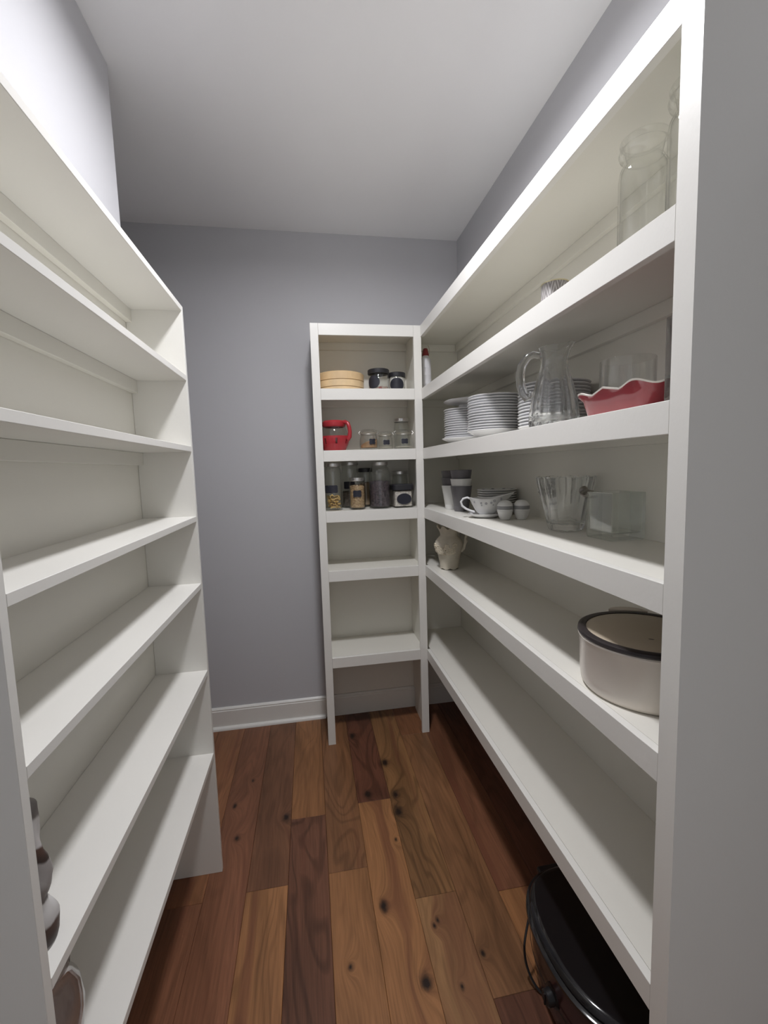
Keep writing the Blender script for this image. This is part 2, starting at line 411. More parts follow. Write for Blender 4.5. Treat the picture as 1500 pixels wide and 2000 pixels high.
ru = tag(empty('shelf_unit', (RF, RY0, 0)), 'deep white built-in shelf unit along the right wall, holding dishes and glassware', 'shelves')
part(MB().box(RF-0.003, RF+0.0152, RY0, RY0+ST, 0, RTOP), 'stile', M_TRIM, ru)
part(MB().box(RF+0.0152, RB-0.0155, RY0, RY0+0.0185, 0, RTOP), 'side_panel', M_TRIM, ru)
part(MB().box(RB-0.006, RB-0.0015, RY0+0.019, BW-0.001, 0.13, RTOP), 'back_panel', M_SHELF, ru)
part(MB().box(RF+0.0025, RB-0.007, BW-0.006, BW-0.0015, 0.13, RTOP), 'back_panel', M_SHELF, ru)
for i, z in enumerate([RTOP]+RZ):
    part(MB().box(RF-0.003, RF+0.015, RY0+ST+0.0004, BF-0.0008, z-RAIL, z, B_), 'rail', M_TRIM, ru)
    part(MB().box(RF+0.0154, RB-0.0065, RY0+0.019, BW-0.007, z-0.0185, z-0.0002), 'top_board' if i == 0 else 'shelf', M_SHELF, ru)
    part(MB().box(RB-0.0255, RB-0.0065, RY0+0.0195, BW-0.0265, z-0.0185-0.038, z-0.0187, B_), 'cleat', M_SHELF, ru)
    part(MB().box(RF+0.0155, RB-0.027, BW-0.0255, BW-0.007, z-0.0185-0.038, z-0.0187, B_), 'cleat', M_SHELF, ru)

bu = tag(empty('shelf_unit', (BX0, BF, 0)), 'narrow white built-in shelf unit against the back wall, holding jars on three shelves', 'shelves')
part(MB().box(BX0, BX0+ST, BF, BF+0.018, 0, RTOP, B_), 'stile', M_TRIM, bu)
part(MB().box(RF-ST, RF+0.001, BF, BF+0.018, 0, RTOP, B_), 'stile', M_TRIM, bu)
for xa in (BX0+0.004, RF-0.017):
    poly = [(BF+0.0184, 0), (BW-0.034, 0), (BW-0.034, 0.13), (BW-0.007, 0.13), (BW-0.007, RTOP), (BF+0.0184, RTOP)]
    part(MB().prism(poly, 'X', xa, xa+0.018), 'side_panel', M_SHELF, bu)
part(MB().box(BX0+0.004, RF+0.001, BW-0.006, BW-0.0015, 0.13, RTOP), 'back_panel', M_SHELF, bu)
for i, z in enumerate([RTOP]+RZ):
    part(MB().box(BX0+ST+0.0004, RF-ST-0.0004, BF+0.0004, BF+0.018, z-RAIL, z, B_), 'rail', M_TRIM, bu)
    part(MB().box(BX0+0.0225, RF-0.0175, BF+0.0186, BW-0.0065, z-0.0185, z-0.0002), 'top_board' if i == 0 else 'shelf', M_SHELF, bu)
    part(MB().box(BX0+0.0225, RF-0.0175, BW-0.0255, BW-0.0065, z-0.0185-0.038, z-0.0187, B_), 'cleat', M_SHELF, bu)

# ================================================================== THINGS ON THE SHELVES
E0 = 0.0006
# ---- jars
def fill_mesh(r, z0, z1, bump=0.004, seed=0, square=False, slope=0.0):
    mb = MB(); rn = random.Random(seed)
    def rf(a, rr, zz):
        k = 1.0
        if zz > z0+0.006: zz = zz+rn.uniform(-bump, bump)+slope*rr*math.cos(a-0.6)
        return rr*k, zz
    prof = [(0, z0), (r*0.9, z0), (r, z0+0.004), (r, z1), (r*0.7, z1+bump*0.4), (r*0.35, z1+bump), (0, z1+bump)]
    return mb.lathe(prof, 28, rf=rf)
def mason_profile(r, h, nr, nh, th=0.003, shoulder=0.028):
    o = [(0, 0.003), (r*0.7, 0.003), (r*0.86, 0.0), (r*0.97, 0.006), (r, 0.016), (r, h-nh-shoulder), (r*0.96, h-nh-shoulder*0.55), (nr+(r-nr)*0.35, h-nh-shoulder*0.12), (nr, h-nh), (nr, h-0.004), (nr-0.001, h-0.001), (nr-th, h-0.001)]
    i = [(nr-th, h-nh+0.001), (nr+(r-nr)*0.30-th, h-nh-shoulder*0.16), (r*0.955-th, h-nh-shoulder*0.6), (r-th, h-nh-shoulder), (r-th, 0.016), (r*0.9-th, 0.009), (0, 0.008)]
    return o+i
def jar(loc, r, h, label, nr=None, nh=0.018, lid='silver', lid_h=0.016, contents=None, fill=0.5, tag_shape=None, tag_size=(0.02, 0.03), tag_z=None, tag_turn=0.0, group=None, cat='jar', seed=0, glass=None, slope=0.0, shoulder=0.028, fb=0.004):
    nr = nr or r*0.78; f = facing(loc)
    t = tag(empty('glass_jar', (loc[0], loc[1], loc[2]+E0)), label, cat, group)
    MB().lathe(mason_profile(r, h, nr, nh, shoulder=shoulder), 40).build('jar_body', glass or M_JAR, t)
    if contents is not None:
        if contents == 'pasta': pasta(t, r-0.006, 0.010, h*fill)
        else: fill_mesh(r-0.0042, 0.0095, h*fill, fb, seed, slope=slope).build('contents', contents, t)
    if lid == 'silver':
        o = MB().lathe([(nr+0.003, h-lid_h), (nr+0.0045, h-lid_h+0.002), (nr+0.0045, h+0.001), (nr+0.003, h+0.0025), (nr-0.004, h+0.0030), (nr-0.006, h+0.0022)], 40).build('lid_band', M_SILVER, t)
        MB().lathe([(0, h+0.0008), (nr-0.004, h+0.0008), (nr-0.005, h+0.0022), (nr-0.010, h+0.0026), (nr-0.014, h+0.0020), (0, h+0.0020)], 40).build('lid', M_SILVER, t)
    elif lid == 'black':
        MB().lathe([(nr+0.002, h-lid_h), (nr+0.006, h-lid_h), (nr+0.0065, h-lid_h+0.002), (nr+0.0065, h+0.001), (nr+0.004, h+0.004), (nr-0.004, h+0.0045), (0, h+0.004), (0, h+0.001), (nr+0.002, h+0.001)], 40).build('lid', M_BLACKLID, t)
    if tag_shape:
        tz = tag_z if tag_z is not None else h*0.42
        ha = tag_size[0]/r
        MB().patch(r, tz-tag_size[1], tz+tag_size[1], f+tag_turn-ha, f+tag_turn+ha, tag_shape).build('chalk_label', M_CHALK, t)['label'] = 'black chalkboard label'
    return t
def pasta(parent, r, z0, z1):
    rn = random.Random(3); mb = MB()
    n = 0; z = z0+0.006
    while z < z1:
        for k in range(9):
            a = rn.uniform(0, 2*PI); q = rn.uniform(0.15, 0.78)*r
            L = rn.uniform(0.010, 0.016); d = Vector((rn.uniform(-1, 1), rn.uniform(-1, 1), rn.uniform(-.35, .35))).normalized()
            c = Vector((q*math.cos(a), q*math.sin(a), z+rn.uniform(-.003, .003)))
            pts = []
            for s in (-1, 0, 1):
                p = c+d*s*L+Vector((0, 0, 0.002*(1-s*s)))
                rr = math.hypot(p.x, p.y)
                if rr > r-0.004: p.x *= (r-0.004)/rr; p.y *= (r-0.004)/rr
                p.z = max(p.z, z0+0.003); pts.append(p)
            mb.tube(pts, 0.0033, 7)
        z += 0.0055
    o = mb.build('pasta_pieces', plain('dry_pasta', (0.62, 0.42, 0.15), 0.5), parent); o['kind'] = 'stuff'

Z1, Z2, Z3, Z4, Z5 = RZ
# back unit, top shelf
bx = tag(empty('bamboo_steamer', (0.189, 2.392, Z1+E0)), 'round pale bamboo steamer box on the top back shelf', 'steamer')
M_BAMBOO = plain('pale_bamboo', (0.70, 0.50, 0.28), 0.35, var=0.10, vscale=14, coat=0.3)
M_BAMBOO2 = plain('pale_bamboo_band', (0.74, 0.55, 0.32), 0.3, var=0.10, vscale=18, coat=0.3)
R_ = 0.124
MB().lathe([(0, 0.003), (R_-0.012, 0.003), (R_-0.012, 0.0), (R_-0.004, 0.0), (R_-0.003, 0.090), (R_-0.012, 0.091), (R_-0.012, 0.086), (0, 0.086)], 56).build('steamer_body', M_BAMBOO, bx)
for (za, zb) in ((0.001, 0.017), (0.019, 0.052)):
    MB().lathe([(R_-0.0028, za), (R_, za+0.001), (R_, zb-0.001), (R_-0.0028, zb)], 56).build('hoop', M_BAMBOO2, bx)
MB().lathe([(R_-0.0025, 0.0535), (R_+0.001, 0.0545), (R_+0.0012, 0.088), (R_-0.004, 0.0935), (R_-0.02, 0.0945), (0, 0.0965), (0, 0.092), (R_-0.0025, 0.0915)], 56).build('lid', M_BAMBOO, bx)
M_WHITEFILL = plain('white_powder', (0.80, 0.78, 0.74), 0.9, bump=0.3, bscale=120)
M_REDBIT = speckle('red_brown_sweets', (0.30, 0.07, 0.06), (0.50, 0.42, 0.36), 60)
jar((0.388, 2.355, Z1), 0.054, 0.110, 'low glass jar with wide black lid and black oval label, beside the bamboo steamer', nr=0.0505, nh=0.016, lid='black', lid_h=0.019, contents=M_REDBIT, fill=0.20, tag_shape='oval', tag_size=(0.036, 0.033), tag_z=0.045, tag_turn=-0.55, seed=2, shoulder=0.010)
jar((0.494, 2.400, Z1), 0.046, 0.103, 'small jar of white powder with black lid at the right of the top back shelf', nr=0.0425, nh=0.012, lid='black', lid_h=0.020, contents=M_WHITEFILL, fill=0.80, tag_shape='oval', tag_size=(0.040, 0.034), tag_z=0.042, tag_turn=0.05, seed=3, shoulder=0.010)

# back unit, second shelf: red jug
jg = tag(empty('glass_jug', (0.143, 2.352, Z2+E0), 0), 'round glass jug with red plastic lid, handle and slotted red base', 'jug')
def jug_r(z): return 0.050+0.026*math.sin(min(1, max(0, (z)/0.135))*PI*0.92+0.05)
prof = [(0, 0.004), (0.045, 0.004)]+[(jug_r(z)-0.002, z) for z in [0.006+0.012*k for k in range(11)]]
prof += [(r-0.0025, z) for r, z in reversed(prof[2:])]+[(0, 0.007)]
MB().lathe(prof, 48).build('glass_bowl', M_JAR, jg)
# red base shell with slots: built from strips so that the slots are open
mb = MB(); NS = 48; zs = [0.0, 0.010, 0.022, 0.036, 0.050, 0.064, 0.076]
for k in range(NS):
    for i in range(len(zs)-1):
        if i in (3, 4) and k % 6 == 0: continue
        a0, a1 = 2*PI*k/NS, 2*PI*(k+1)/NS
        q = []
        for (rad) in (0.0008, 0.0034):
            for (a, z) in ((a0, zs[i]), (a1, zs[i]), (a1, zs[i+1]), (a0, zs[i+1])):
                rr = jug_r(z)+rad; q.append((rr*math.cos(a), rr*math.sin(a), z))
        mb.add(q, [(3, 2, 1, 0), (4, 5, 6, 7), (0, 1, 5, 4), (1, 2, 6, 5), (2, 3, 7, 6), (3, 0, 4, 7)])
mb.build('slotted_base', M_RED, jg)
MB().lathe([(0.050, 0.122), (0.058, 0.124), (0.062, 0.132), (0.061, 0.148), (0.054, 0.156), (0.030, 0.159), (0, 0.159), (0, 0.150), (0.048, 0.146), (0.050, 0.130)], 48).build('lid', M_RED, jg)
ha = facing((0.143, 2.352))+1.05
hd = Vector((math.cos(ha), math.sin(ha), 0))
hp = [hd*0.052+Vector((0, 0, .146)), hd*0.068+Vector((0, 0, .147)), hd*0.083+Vector((0, 0, .138)), hd*0.090+Vector((0, 0, .118)), hd*0.093+Vector((0, 0, .095)), hd*0.090+Vector((0, 0, .072)), hd*0.078+Vector((0, 0, .058))]
MB().tube(hp, [0.010, 0.011, 0.0105, 0.010, 0.010, 0.012, 0.013], 12).build('handle', M_RED, jg)

# clamp-lid jars
def clamp_jar(loc, r, h, label, contents=None, fill=0.3, slope=0.0, seed=0, turn=0.2, wire_side=1):
    f = facing(loc); t = tag(empty('clamp_jar', (loc[0], loc[1], loc[2]+E0)), label, 'jar', 'clamp-lid jars on the second back shelf')
    nr = r*0.82
    o = [(0, 0.004), (r*0.72, 0.004), (r*0.80, 0), (r*0.94, 0.006), (r, 0.022), (r*0.99, h*0.45), (r*0.93, h*0.62), (nr, h*0.73), (nr, h*0.77), (nr+0.003, h*0.78), (nr+0.003, h*0.80), (nr-0.001, h*0.805)]
    i = [(max(0.001, a-0.0035), b+0.001) for a, b in reversed(o[4:10])]+[(r*0.85, 0.010), (0, 0.008)]
    MB().lathe(o+i, 40).build('jar_body', M_JARTHICK, t)
    MB().lathe([(nr-0.001, h*0.808), (nr+0.0035, h*0.808), (nr+0.0035, h*0.817), (nr-0.001, h*0.817)], 40, closed=True).build('gasket', M_RUBBER, t)
    MB().lathe([(nr-0.004, h*0.83), (nr+0.003, h*0.83), (nr+0.004, h*0.86), (nr+0.002, h*0.93), (nr-0.006, h*0.985), (nr-0.014, h), (0, h*0.985), (0, h*0.955), (nr-0.012, h*0.95), (nr-0.004, h*0.86)], 40).build('glass_lid', M_JARTHICK, t)
    ring = [(math.cos(2*PI*k/40)*(nr+0.0025), math.sin(2*PI*k/40)*(nr+0.0025), h*0.755) for k in range(40)]
    mb = MB().tube(ring, 0.0013, 6, closed=True)
    a = f+wire_side*1.35; d = Vector((math.cos(a), math.sin(a), 0)); s = Vector((-d.y, d.x, 0))
    loop = [d*(nr+.002)+s*.012+Vector((0, 0, h*.76)), d*(nr+.012)+s*.012+Vector((0, 0, h*.80)), d*(nr+.014)+s*.010+Vector((0, 0, h*.90)), d*(nr+.004)+s*.008+Vector((0, 0, h*.95)),
            d*(nr+.004)-s*.008+Vector((0, 0, h*.95)), d*(nr+.014)-s*.010+Vector((0, 0, h*.90)), d*(nr+.012)-s*.012+Vector((0, 0, h*.80)), d*(nr+.002)-s*.012+Vector((0, 0, h*.76))]
    mb.tube(loop, 0.0013, 6)
    e = -d
    loop2 = [e*(nr+.002)+s*.014+Vector((0, 0, h*.76)), e*(nr+.010)+s*.014+Vector((0, 0, h*.84)), e*(nr+.003)+s*.010+Vector((0, 0, h*.93)), e*(nr+.003)-s*.010+Vector((0, 0, h*.93)), e*(nr+.010)-s*.014+Vector((0, 0, h*.84)), e*(nr+.002)-s*.014+Vector((0, 0, h*.76))]
    mb.tube(loop2, 0.0013, 6)
    mb.build('wire_clamp', M_STEEL, t)
    if contents: fill_mesh(r*0.90, 0.011, h*fill, 0.0015, seed, slope=slope).build('contents', contents, t)
    MB().patch(r*0.995, h*0.27, h*0.52, f+turn-0.017/r, f+turn+0.017/r, 'plaque', th=0.0016).build('chalk_label', M_CHALK, t)['label'] = 'black chalkboard label'
    return t
M_BROWNSUGAR = plain('brown_spice', (0.36, 0.21, 0.10), 0.9, bump=0.2, bscale=150)
M_PALE = plain('pale_powder', (0.62, 0.58, 0.50), 0.9, bump=0.2, bscale=150)
clamp_jar((0.322, 2.335, Z2), 0.049, 0.108, 'clamp-lid jar part filled with brown spice, beside the red jug', M_BROWNSUGAR, 0.34, 0.5, 5, 0.40, 1)
clamp_jar((0.4165, 2.365, Z2), 0.041, 0.098, 'small near-empty clamp-lid jar between two larger clamp jars', M_PALE, 0.14, 0.0, 6, 0.15, -1)
clamp_jar((0.511, 2.330, Z2), 0.048, 0.103, 'near-empty clamp-lid jar in front of a taller silver-lid jar', M_PALE, 0.13, 0.0, 7, 0.10, -1)
jar((0.526, 2.452, Z2), 0.044, 0.172, 'tall clear jar with silver lid behind the clamp jars', nr=0.038, nh=0.020, lid='silver', seed=8)

# back unit, third shelf
M_OATS = speckle('rolled_oats', (0.50, 0.36, 0.20), (0.30, 0.18, 0.09), 150)
M_BLACKBEAN = speckle('black_beans', (0.035, 0.028, 0.034), (0.10, 0.075, 0.085), 110)
M_DARKFILL = speckle('dark_grain', (0.06, 0.045, 0.035), (0.13, 0.10, 0.08), 120)
M_TANFILL = plain('tan_flour', (0.40, 0.29, 0.19), 0.9)
M_RICE = speckle('white_rice', (0.72, 0.68, 0.62), (0.50, 0.45, 0.40), 170)
jar((0.1245, 2.322, Z3), 0.045, 0.243, 'tall silver-lid jar half full of dry pasta tubes', nr=0.036, contents='pasta', fill=0.30, tag_shape='rect', tag_size=(0.036, 0.020), tag_z=0.112, tag_turn=-0.3, seed=9, shoulder=0.035)
jar((0.226, 2.456, Z3), 0.047, 0.249, 'tall silver-lid jar of dark grain behind the oat jar', nr=0.042, contents=M_DARKFILL, fill=0.35, tag_shape='rect', tag_size=(0.032, 0.020), tag_z=0.125, tag_turn=-0.1, seed=10, shoulder=0.035)
jar((0.249, 2.318, Z3), 0.0425, 0.165, 'short silver-lid jar of rolled oats with a square black label', nr=0.0385, contents=M_OATS, fill=0.74, tag_shape='plaque', tag_size=(0.022, 0.017), tag_z=0.084, tag_turn=0.0, seed=11, shoulder=0.02, fb=0.006)
jar((0.315, 2.470, Z3), 0.037, 0.212, 'slim jar with black lid and tan contents behind the black bean jar', nr=0.033, lid='black', lid_h=0.018, contents=M_TANFILL, fill=0.62, seed=12)
jar((0.3735, 2.335, Z3), 0.0585, 0.243, 'large silver-lid jar mostly full of black beans', nr=0.042, nh=0.022, contents=M_BLACKBEAN, fill=0.58, seed=13, shoulder=0.045)
jar((0.512, 2.470, Z3), 0.044, 0.190, 'silver-lid jar standing behind the square jar of rice', nr=0.040, contents=M_DARKFILL, fill=0.30, seed=14)
# square jar with a black lid
sq = tag(empty('square_jar', (0.490, 2.330, Z3+E0), 0.06), 'square glass jar of white rice with black lid and big black oval label', 'jar')
def rounded_sq(h, rc, n=5):
    out = []
    for cx, cy, a0 in ((h-rc, h-rc, 0), (-h+rc, h-rc, PI/2), (-h+rc, -h+rc, PI), (h-rc, -h+rc, 3*PI/2)):
        for k in range(n+1):
            a = a0+PI/2*k/n; out.append((cx+rc*math.cos(a), cy+rc*math.sin(a)))
    return out
def loft(mb, rings, cap0=True, cap1=True, M=None):
    n = len(rings[0]); vs = [p for r in rings for p in r]; fs = []
    for i in range(len(rings)-1):
        for k in range(n):
            k2 = (k+1) % n; fs.append((i*n+k, i*n+k2, (i+1)*n+k2, (i+1)*n+k))
    if cap0: fs.append(tuple(range(n-1, -1, -1)))
    if cap1: fs.append(tuple((len(rings)-1)*n+k for k in range(n)))
    return mb.add(vs, fs, M)
def sqr(h, rc, z): return [(x, y, z) for x, y in rounded_sq(h, rc)]
H_ = 0.052
loft(MB(), [sqr(H_-.004, .012, 0), sqr(H_, .014, .005), sqr(H_, .014, .092), sqr(H_-.006, .02, .100), sqr(H_-.009, .02, .100), sqr(H_-.004, .012, .090), sqr(H_-.0035, .012, .008)]).build('jar_body', M_JAR, sq)
loft(MB(), [sqr(H_-.0045, .012, .0085), sqr(H_-.0045, .012, .088)]).build('contents', M_RICE, sq)
loft(MB(), [sqr(H_+.001, .018, .093), sqr(H_+.004, .020, .095), sqr(H_+.004, .020, .120), sqr(H_, .018, .1245), sqr(H_*.5, .018, .1255)]).build('lid', M_BLACKLID, sq)
mb = MB(); n = 40
pts = [(0.040*math.cos(2*PI*k/n), 0.029*math.sin(2*PI*k/n)) for k in range(n)]
mb.prism([(x, z+0.047) for x, z in pts], 'Y', -H_-0.0016, -H_-0.0003)
mb.build('chalk_label', M_CHALK, sq)['label'] = 'black chalkboard label'

# ---- right unit, top shelf
bt = tag(empty('squeeze_bottle', (0.655, 2.385, Z1+E0)), 'white plastic bottle with red nozzle cap in the far corner of the top shelf', 'bottle')
M_WPLASTIC = plain('white_plastic', (0.72, 0.72, 0.76), 0.35)
MB().lathe([(0, 0), (0.026, 0), (0.030, 0.004), (0.030, 0.045), (0.0305, 0.047), (0.030, 0.049), (0.0298, 0.090), (0.0302, 0.092), (0.0296, 0.094), (0.0292, 0.130), (0.0296, 0.132), (0.0288, 0.134), (0.028, 0.172), (0.024, 0.184), (0.017, 0.190), (0.017, 0.196), (0, 0.196)], 32).build('bottle_body', M_WPLASTIC, bt)
M_DKRED = plain('dark_red_cap', (0.24, 0.025, 0.03), 0.4)
cp = MB().lathe([(0, 0.196), (0.019, 0.196), (0.018, 0.206), (0.013, 0.232), (0.009, 0.236), (0, 0.237)], 24).build('nozzle_cap', M_DKRED, bt)
MB().tube([(0.016, -.006, .200), (0.020, -.007, .212), (0.021, -.007, .228), (0.018, -.006, .244), (0.013, -.005, .252)], 0.0016, 7).build('cap_strap', M_RUBBER, cp)

cn = tag(empty('candle_holder', (0.750, 1.265, Z1+E0)), 'small grey cylinder candle holder with a ribbed chevron pattern', 'candle holder')
def chevron():
    mt, nt, b = newmat('chevron_ceramic'); N = nt.nodes.new; L = nt.links.new
    tc = N('ShaderNodeTexCoord'); sp = N('ShaderNodeSeparateXYZ'); L(tc.outputs['Object'], sp.inputs[0])
    at = N('ShaderNodeMath'); at.operation = 'ARCTAN2'; L(sp.outputs[1], at.inputs[0]); L(sp.outputs[0], at.inputs[1])
    k = N('ShaderNodeMath'); k.operation = 'MULTIPLY'; k.inputs[1].default_value = 9/(2*PI); L(at.outputs[0], k.inputs[0])
    pp = N('ShaderNodeMath'); pp.operation = 'PINGPONG'; pp.inputs[1].default_value = 0.5; L(k.outputs[0], pp.inputs[0])
    zz = N('ShaderNodeMath'); zz.operation = 'MULTIPLY_ADD'; zz.inputs[1].default_value = 34.0; L(sp.outputs[2], zz.inputs[0])
    p2 = N('ShaderNodeMath'); p2.operation = 'MULTIPLY'; p2.inputs[1].default_value = 3.6; L(pp.outputs[0], p2.inputs[0]); L(p2.outputs[0], zz.inputs[2])
    fr = N('ShaderNodeMath'); fr.operation = 'PINGPONG'; fr.inputs[1].default_value = 0.5; L(zz.outputs[0], fr.inputs[0])
    rp = N('ShaderNodeValToRGB'); rp.color_ramp.elements[0].position = 0.12; rp.color_ramp.elements[1].position = 0.26
    rp.color_ramp.elements[0].color = (0.55, 0.53, 0.53, 1); rp.color_ramp.elements[1].color = (0.27, 0.25, 0.25, 1)
    L(fr.outputs[0], rp.inputs['Fac']); L(rp.outputs[0], b.inputs['Base Color']); b.inputs['Roughness'].default_value = 0.4
    return mt
MB().lathe([(0, 0), (0.036, 0), (0.039, 0.003), (0.039, 0.124), (0.0375, 0.1265), (0.036, 0.124), (0.036, 0.008), (0, 0.008)], 40).build('holder_wall', chevron(), cn)
MB().lathe([(0.0355, 0.1262), (0.0395, 0.1255), (0.0395, 0.1285), (0.037, 0.1295), (0.0355, 0.1285)], 40, closed=True).build('gilt_rim', plain('pale_gilt', (0.75, 0.68, 0.45), 0.3, metal=0.6), cn)

def tall_jar(loc, r, h, label):
    t = tag(empty('storage_jar', (loc[0], loc[1], loc[2]+E0)), label, 'jar', 'tall glass storage jars on the top right shelf')
    rim = r*0.97
    o = [(0, 0.006), (r*0.8, 0.005), (r*0.9, 0), (r, 0.012), (r, h*0.70), (r*0.95, h*0.77), (r*0.80, h*0.82), (r*0.74, h*0.845), (r*0.80, h*0.865), (rim, h*0.885), (rim+0.002, h*0.91), (rim, h*0.935), (r*0.86, h*0.95), (r*0.82, h*0.955), (r*0.84, h*0.965), (rim, h*0.985), (rim*0.98, h), (rim*0.9, h)]
    i = [(r*0.80, h*0.97), (r*0.74, h*0.90), (r*0.68, h*0.845), (r*0.76, h*0.81), (r*0.9, h*0.76), (r-0.004, h*0.69), (r-0.004, 0.016), (r*0.8, 0.011), (0, 0.011)]
    MB().lathe(o+i, 48).build('jar_body', M_JARTHICK, t); return t
tall_jar((0.698, 0.850, Z1), 0.046, 0.240, 'tall clear storage jar with rolled rim, the farther one on the top right shelf')
tall_jar((0.690, 0.712, Z1), 0.047, 0.238, 'tall clear storage jar with rolled rim, half hidden behind the near upright')

# ---- right unit, second shelf: plates
ORD = ['top', 'second from top', 'third from top', 'fourth from top', 'fifth from top', 'sixth from top', 'seventh from top', 'eighth from top', 'ninth from top', 'tenth from top', 'eleventh from top', 'twelfth from top', 'thirteenth from top', 'fourteenth from top', 'fifteenth from top', 'sixteenth from top']
def plate_profile(R, rise=0.017, foot=0.58, th=0.0036, floor=0.0095):
    return [(0, 0.0045), (R*foot-0.005, 0.0045), (R*foot-0.004, 0), (R*foot, 0), (R*foot+0.002, 0.004), (R*0.80, rise*0.62), (R*0.985, rise), (R, rise+0.0015), (R*0.985, rise+th*0.85), (R*0.79, rise*0.62+th), (R*foot+0.004, floor), (0, floor)]
def stack(name, loc, R, n, pitch, text, group, mat, cat='plate', bottomR=None, bottom_rise=0.03, decor=None, jit=0.0015):
    rn = random.Random(int(R*1e4)+n)
    z = loc[2]+E0
    start = 0
    if bottomR:
        p = plate_profile(bottomR, bottom_rise, 0.56, floor=0.0105)
        o = MB().lathe(p, 56).build(name, mat); o.location = (loc[0], loc[1], z)
        tag(o, 'wide white soup plate at the bottom of '+text, cat, group); start = 1; z += 0.0112+max(0, bottom_rise-0.020)
    me = None
    for k in range(n):
        if me is None:
            o = MB().lathe(plate_profile(R), 56).build(name, mat); me = o
        else:
            o = me.copy(); COL.objects.link(o)
        o.location = (loc[0]+rn.uniform(-jit, jit), loc[1]+rn.uniform(-jit, jit), z); z += pitch
        i = n-1-k
        tag(o, 'white china plate, %s of %s' % (ORD[i], text), cat, group)
    return z
zl = stack('dinner_plate', (0.712, 1.925, Z2), 0.100, 13, 0.0098, 'the farthest plate stack', 'white plates in the farthest stack', M_CHINA, bottomR=0.110, bottom_rise=0.024)
zm = stack('dinner_plate', (0.705, 1.605, Z2), 0.1005, 13, 0.0098, 'the middle plate stack', 'white plates in the middle stack', M_CHINA, bottomR=0.1015, bottom_rise=0.030)
zr = stack('dinner_plate', (0.772, 1.305, Z2), 0.1085, 14, 0.0098, 'the plate stack behind the glass pitcher', 'white plates behind the pitcher', M_CHINA)
pl = MB().lathe([(0, 0.006), (0.066, 0.006), (0.070, 0), (0.074, 0), (0.073, 0.017), (0.088, 0.0205), (0.136, 0.0315), (0.139, 0.0340), (0.136, 0.0360), (0.088, 0.0255), (0, 0.022)], 56).build('serving_platter', plain('grey_china', (0.62, 0.62, 0.62), 0.2))
pl.location = (0.744, 1.895, zl+0.0098); tag(pl, 'wide footed white platter lying on top of the farthest plate stack', 'platter')

# glass pitcher
pt = tag(empty('glass_pitcher', (0.664, 1.122, Z2+E0)), 'clear fluted glass pitcher with thick loop handle, beside the plates', 'pitcher')
f = facing((0.664, 1.122)); spout = f+1.45       # the lip points to the near end of the shelf
def pit_r(z):
    K = [(0, .0625), (.012, .064), (.04, .0625), (.07, .0580), (.10, .0510), (.13, .0430), (.155, .0365), (.175, .0340), (.195, .036), (.210, .040)]
    for (a, ra), (b_, rb) in zip(K, K[1:]):
        if z <= b_: return ra+(rb-ra)*(z-a)/(b_-a)
    return K[-1][1]
def pit_rf(outer):
    def rf(a, r, z):
        outer = r > pit_r(z)-0.002
        fl = 1.0
        if outer and z < 0.165: fl = 1+0.085*(abs(math.sin(7*a))-0.6)*min(1, z/0.012)*min(1, (0.165-z)/0.04)
        d = max(0.0, math.cos(a-spout)); k = max(0, (z-0.165)/0.045)
        return r*fl+0.013*k*k*d**5, z+0.008*k*k*d**4
    return rf
zz = [0.0, 0.004, .012, .03, .05, .07, .09, .11, .13, .145, .160, .172, .182, .195, .205, .210]
mb = MB()
NSG = 84; vs = []; rows = []
prof_o = [(0, 0.006), (0.045, 0.005)]+[(pit_r(z), z) for z in zz]
prof_i = [(pit_r(z)-0.0042, z+0.0005) for z in reversed(zz[3:])]+[(0.045, 0.016), (0, 0.015)]
no = len(prof_o)
def rf_all(a, r, z):
    return pit_rf(True)(a, r, z)
mb.lathe(prof_o+prof_i, NSG, rf=rf_all)
mb.build('pitcher_body', M_CRYSTAL, pt, ang=60)
ha = f-1.50; hd = Vector((math.cos(ha), math.sin(ha), 0))
hp = [hd*0.036+Vector((0, 0, .192)), hd*0.052+Vector((0, 0, .197)), hd*0.068+Vector((0, 0, .190)), hd*0.082+Vector((0, 0, .170)), hd*0.087+Vector((0, 0, .145)), hd*0.085+Vector((0, 0, .118)), hd*0.078+Vector((0, 0, .096)), hd*0.068+Vector((0, 0, .082)), hd*0.062+Vector((0, 0, .086)), hd*0.060+Vector((0, 0, .098))]
MB().tube(hp, [.008, .009, .0105, .0115, .012, .012, .012, .0125, .011, .008], 16).build('handle', M_CRYSTAL, pt, ang=60)

# red ruffled baking dish
dh = tag(empty('baking_dish', (0.727, 0.851, Z2+E0)), 'red ceramic baking dish with a wavy white rim', 'dish')
def ruffle_ring(hx, hy, z, rc=0.03, wave=0.0, zw=0.0, n=120):
    per = []
    out = []
    # superellipse outline
    for k in range(n):
        a = 2*PI*k/n; c, s = math.cos(a), math.sin(a); e = 0.34
        x = hx*math.copysign(abs(c)**e, c); y = hy*math.copysign(abs(s)**e, s)
        out.append((x, y))
    L = [0]
    for k in range(n): L.append(L[-1]+math.dist(out[k], out[(k+1) % n]))
    tot = L[-1]; res = []
    for k, (x, y) in enumerate(out):
        ph = 2*PI*round(tot/0.082)*L[k]/tot
        q = 1+wave*math.cos(ph)
        res.append((x*q, y*q, z+zw*math.cos(ph)))
    return res
rings = [ruffle_ring(.088, .094, 0), ruffle_ring(.094, .100, .004), ruffle_ring(.103, .110, .040, wave=.010, zw=.001), ruffle_ring(.110, .117, .049, wave=.022, zw=.0045), ruffle_ring(.111, .118, .0525, wave=.022, zw=.005)]
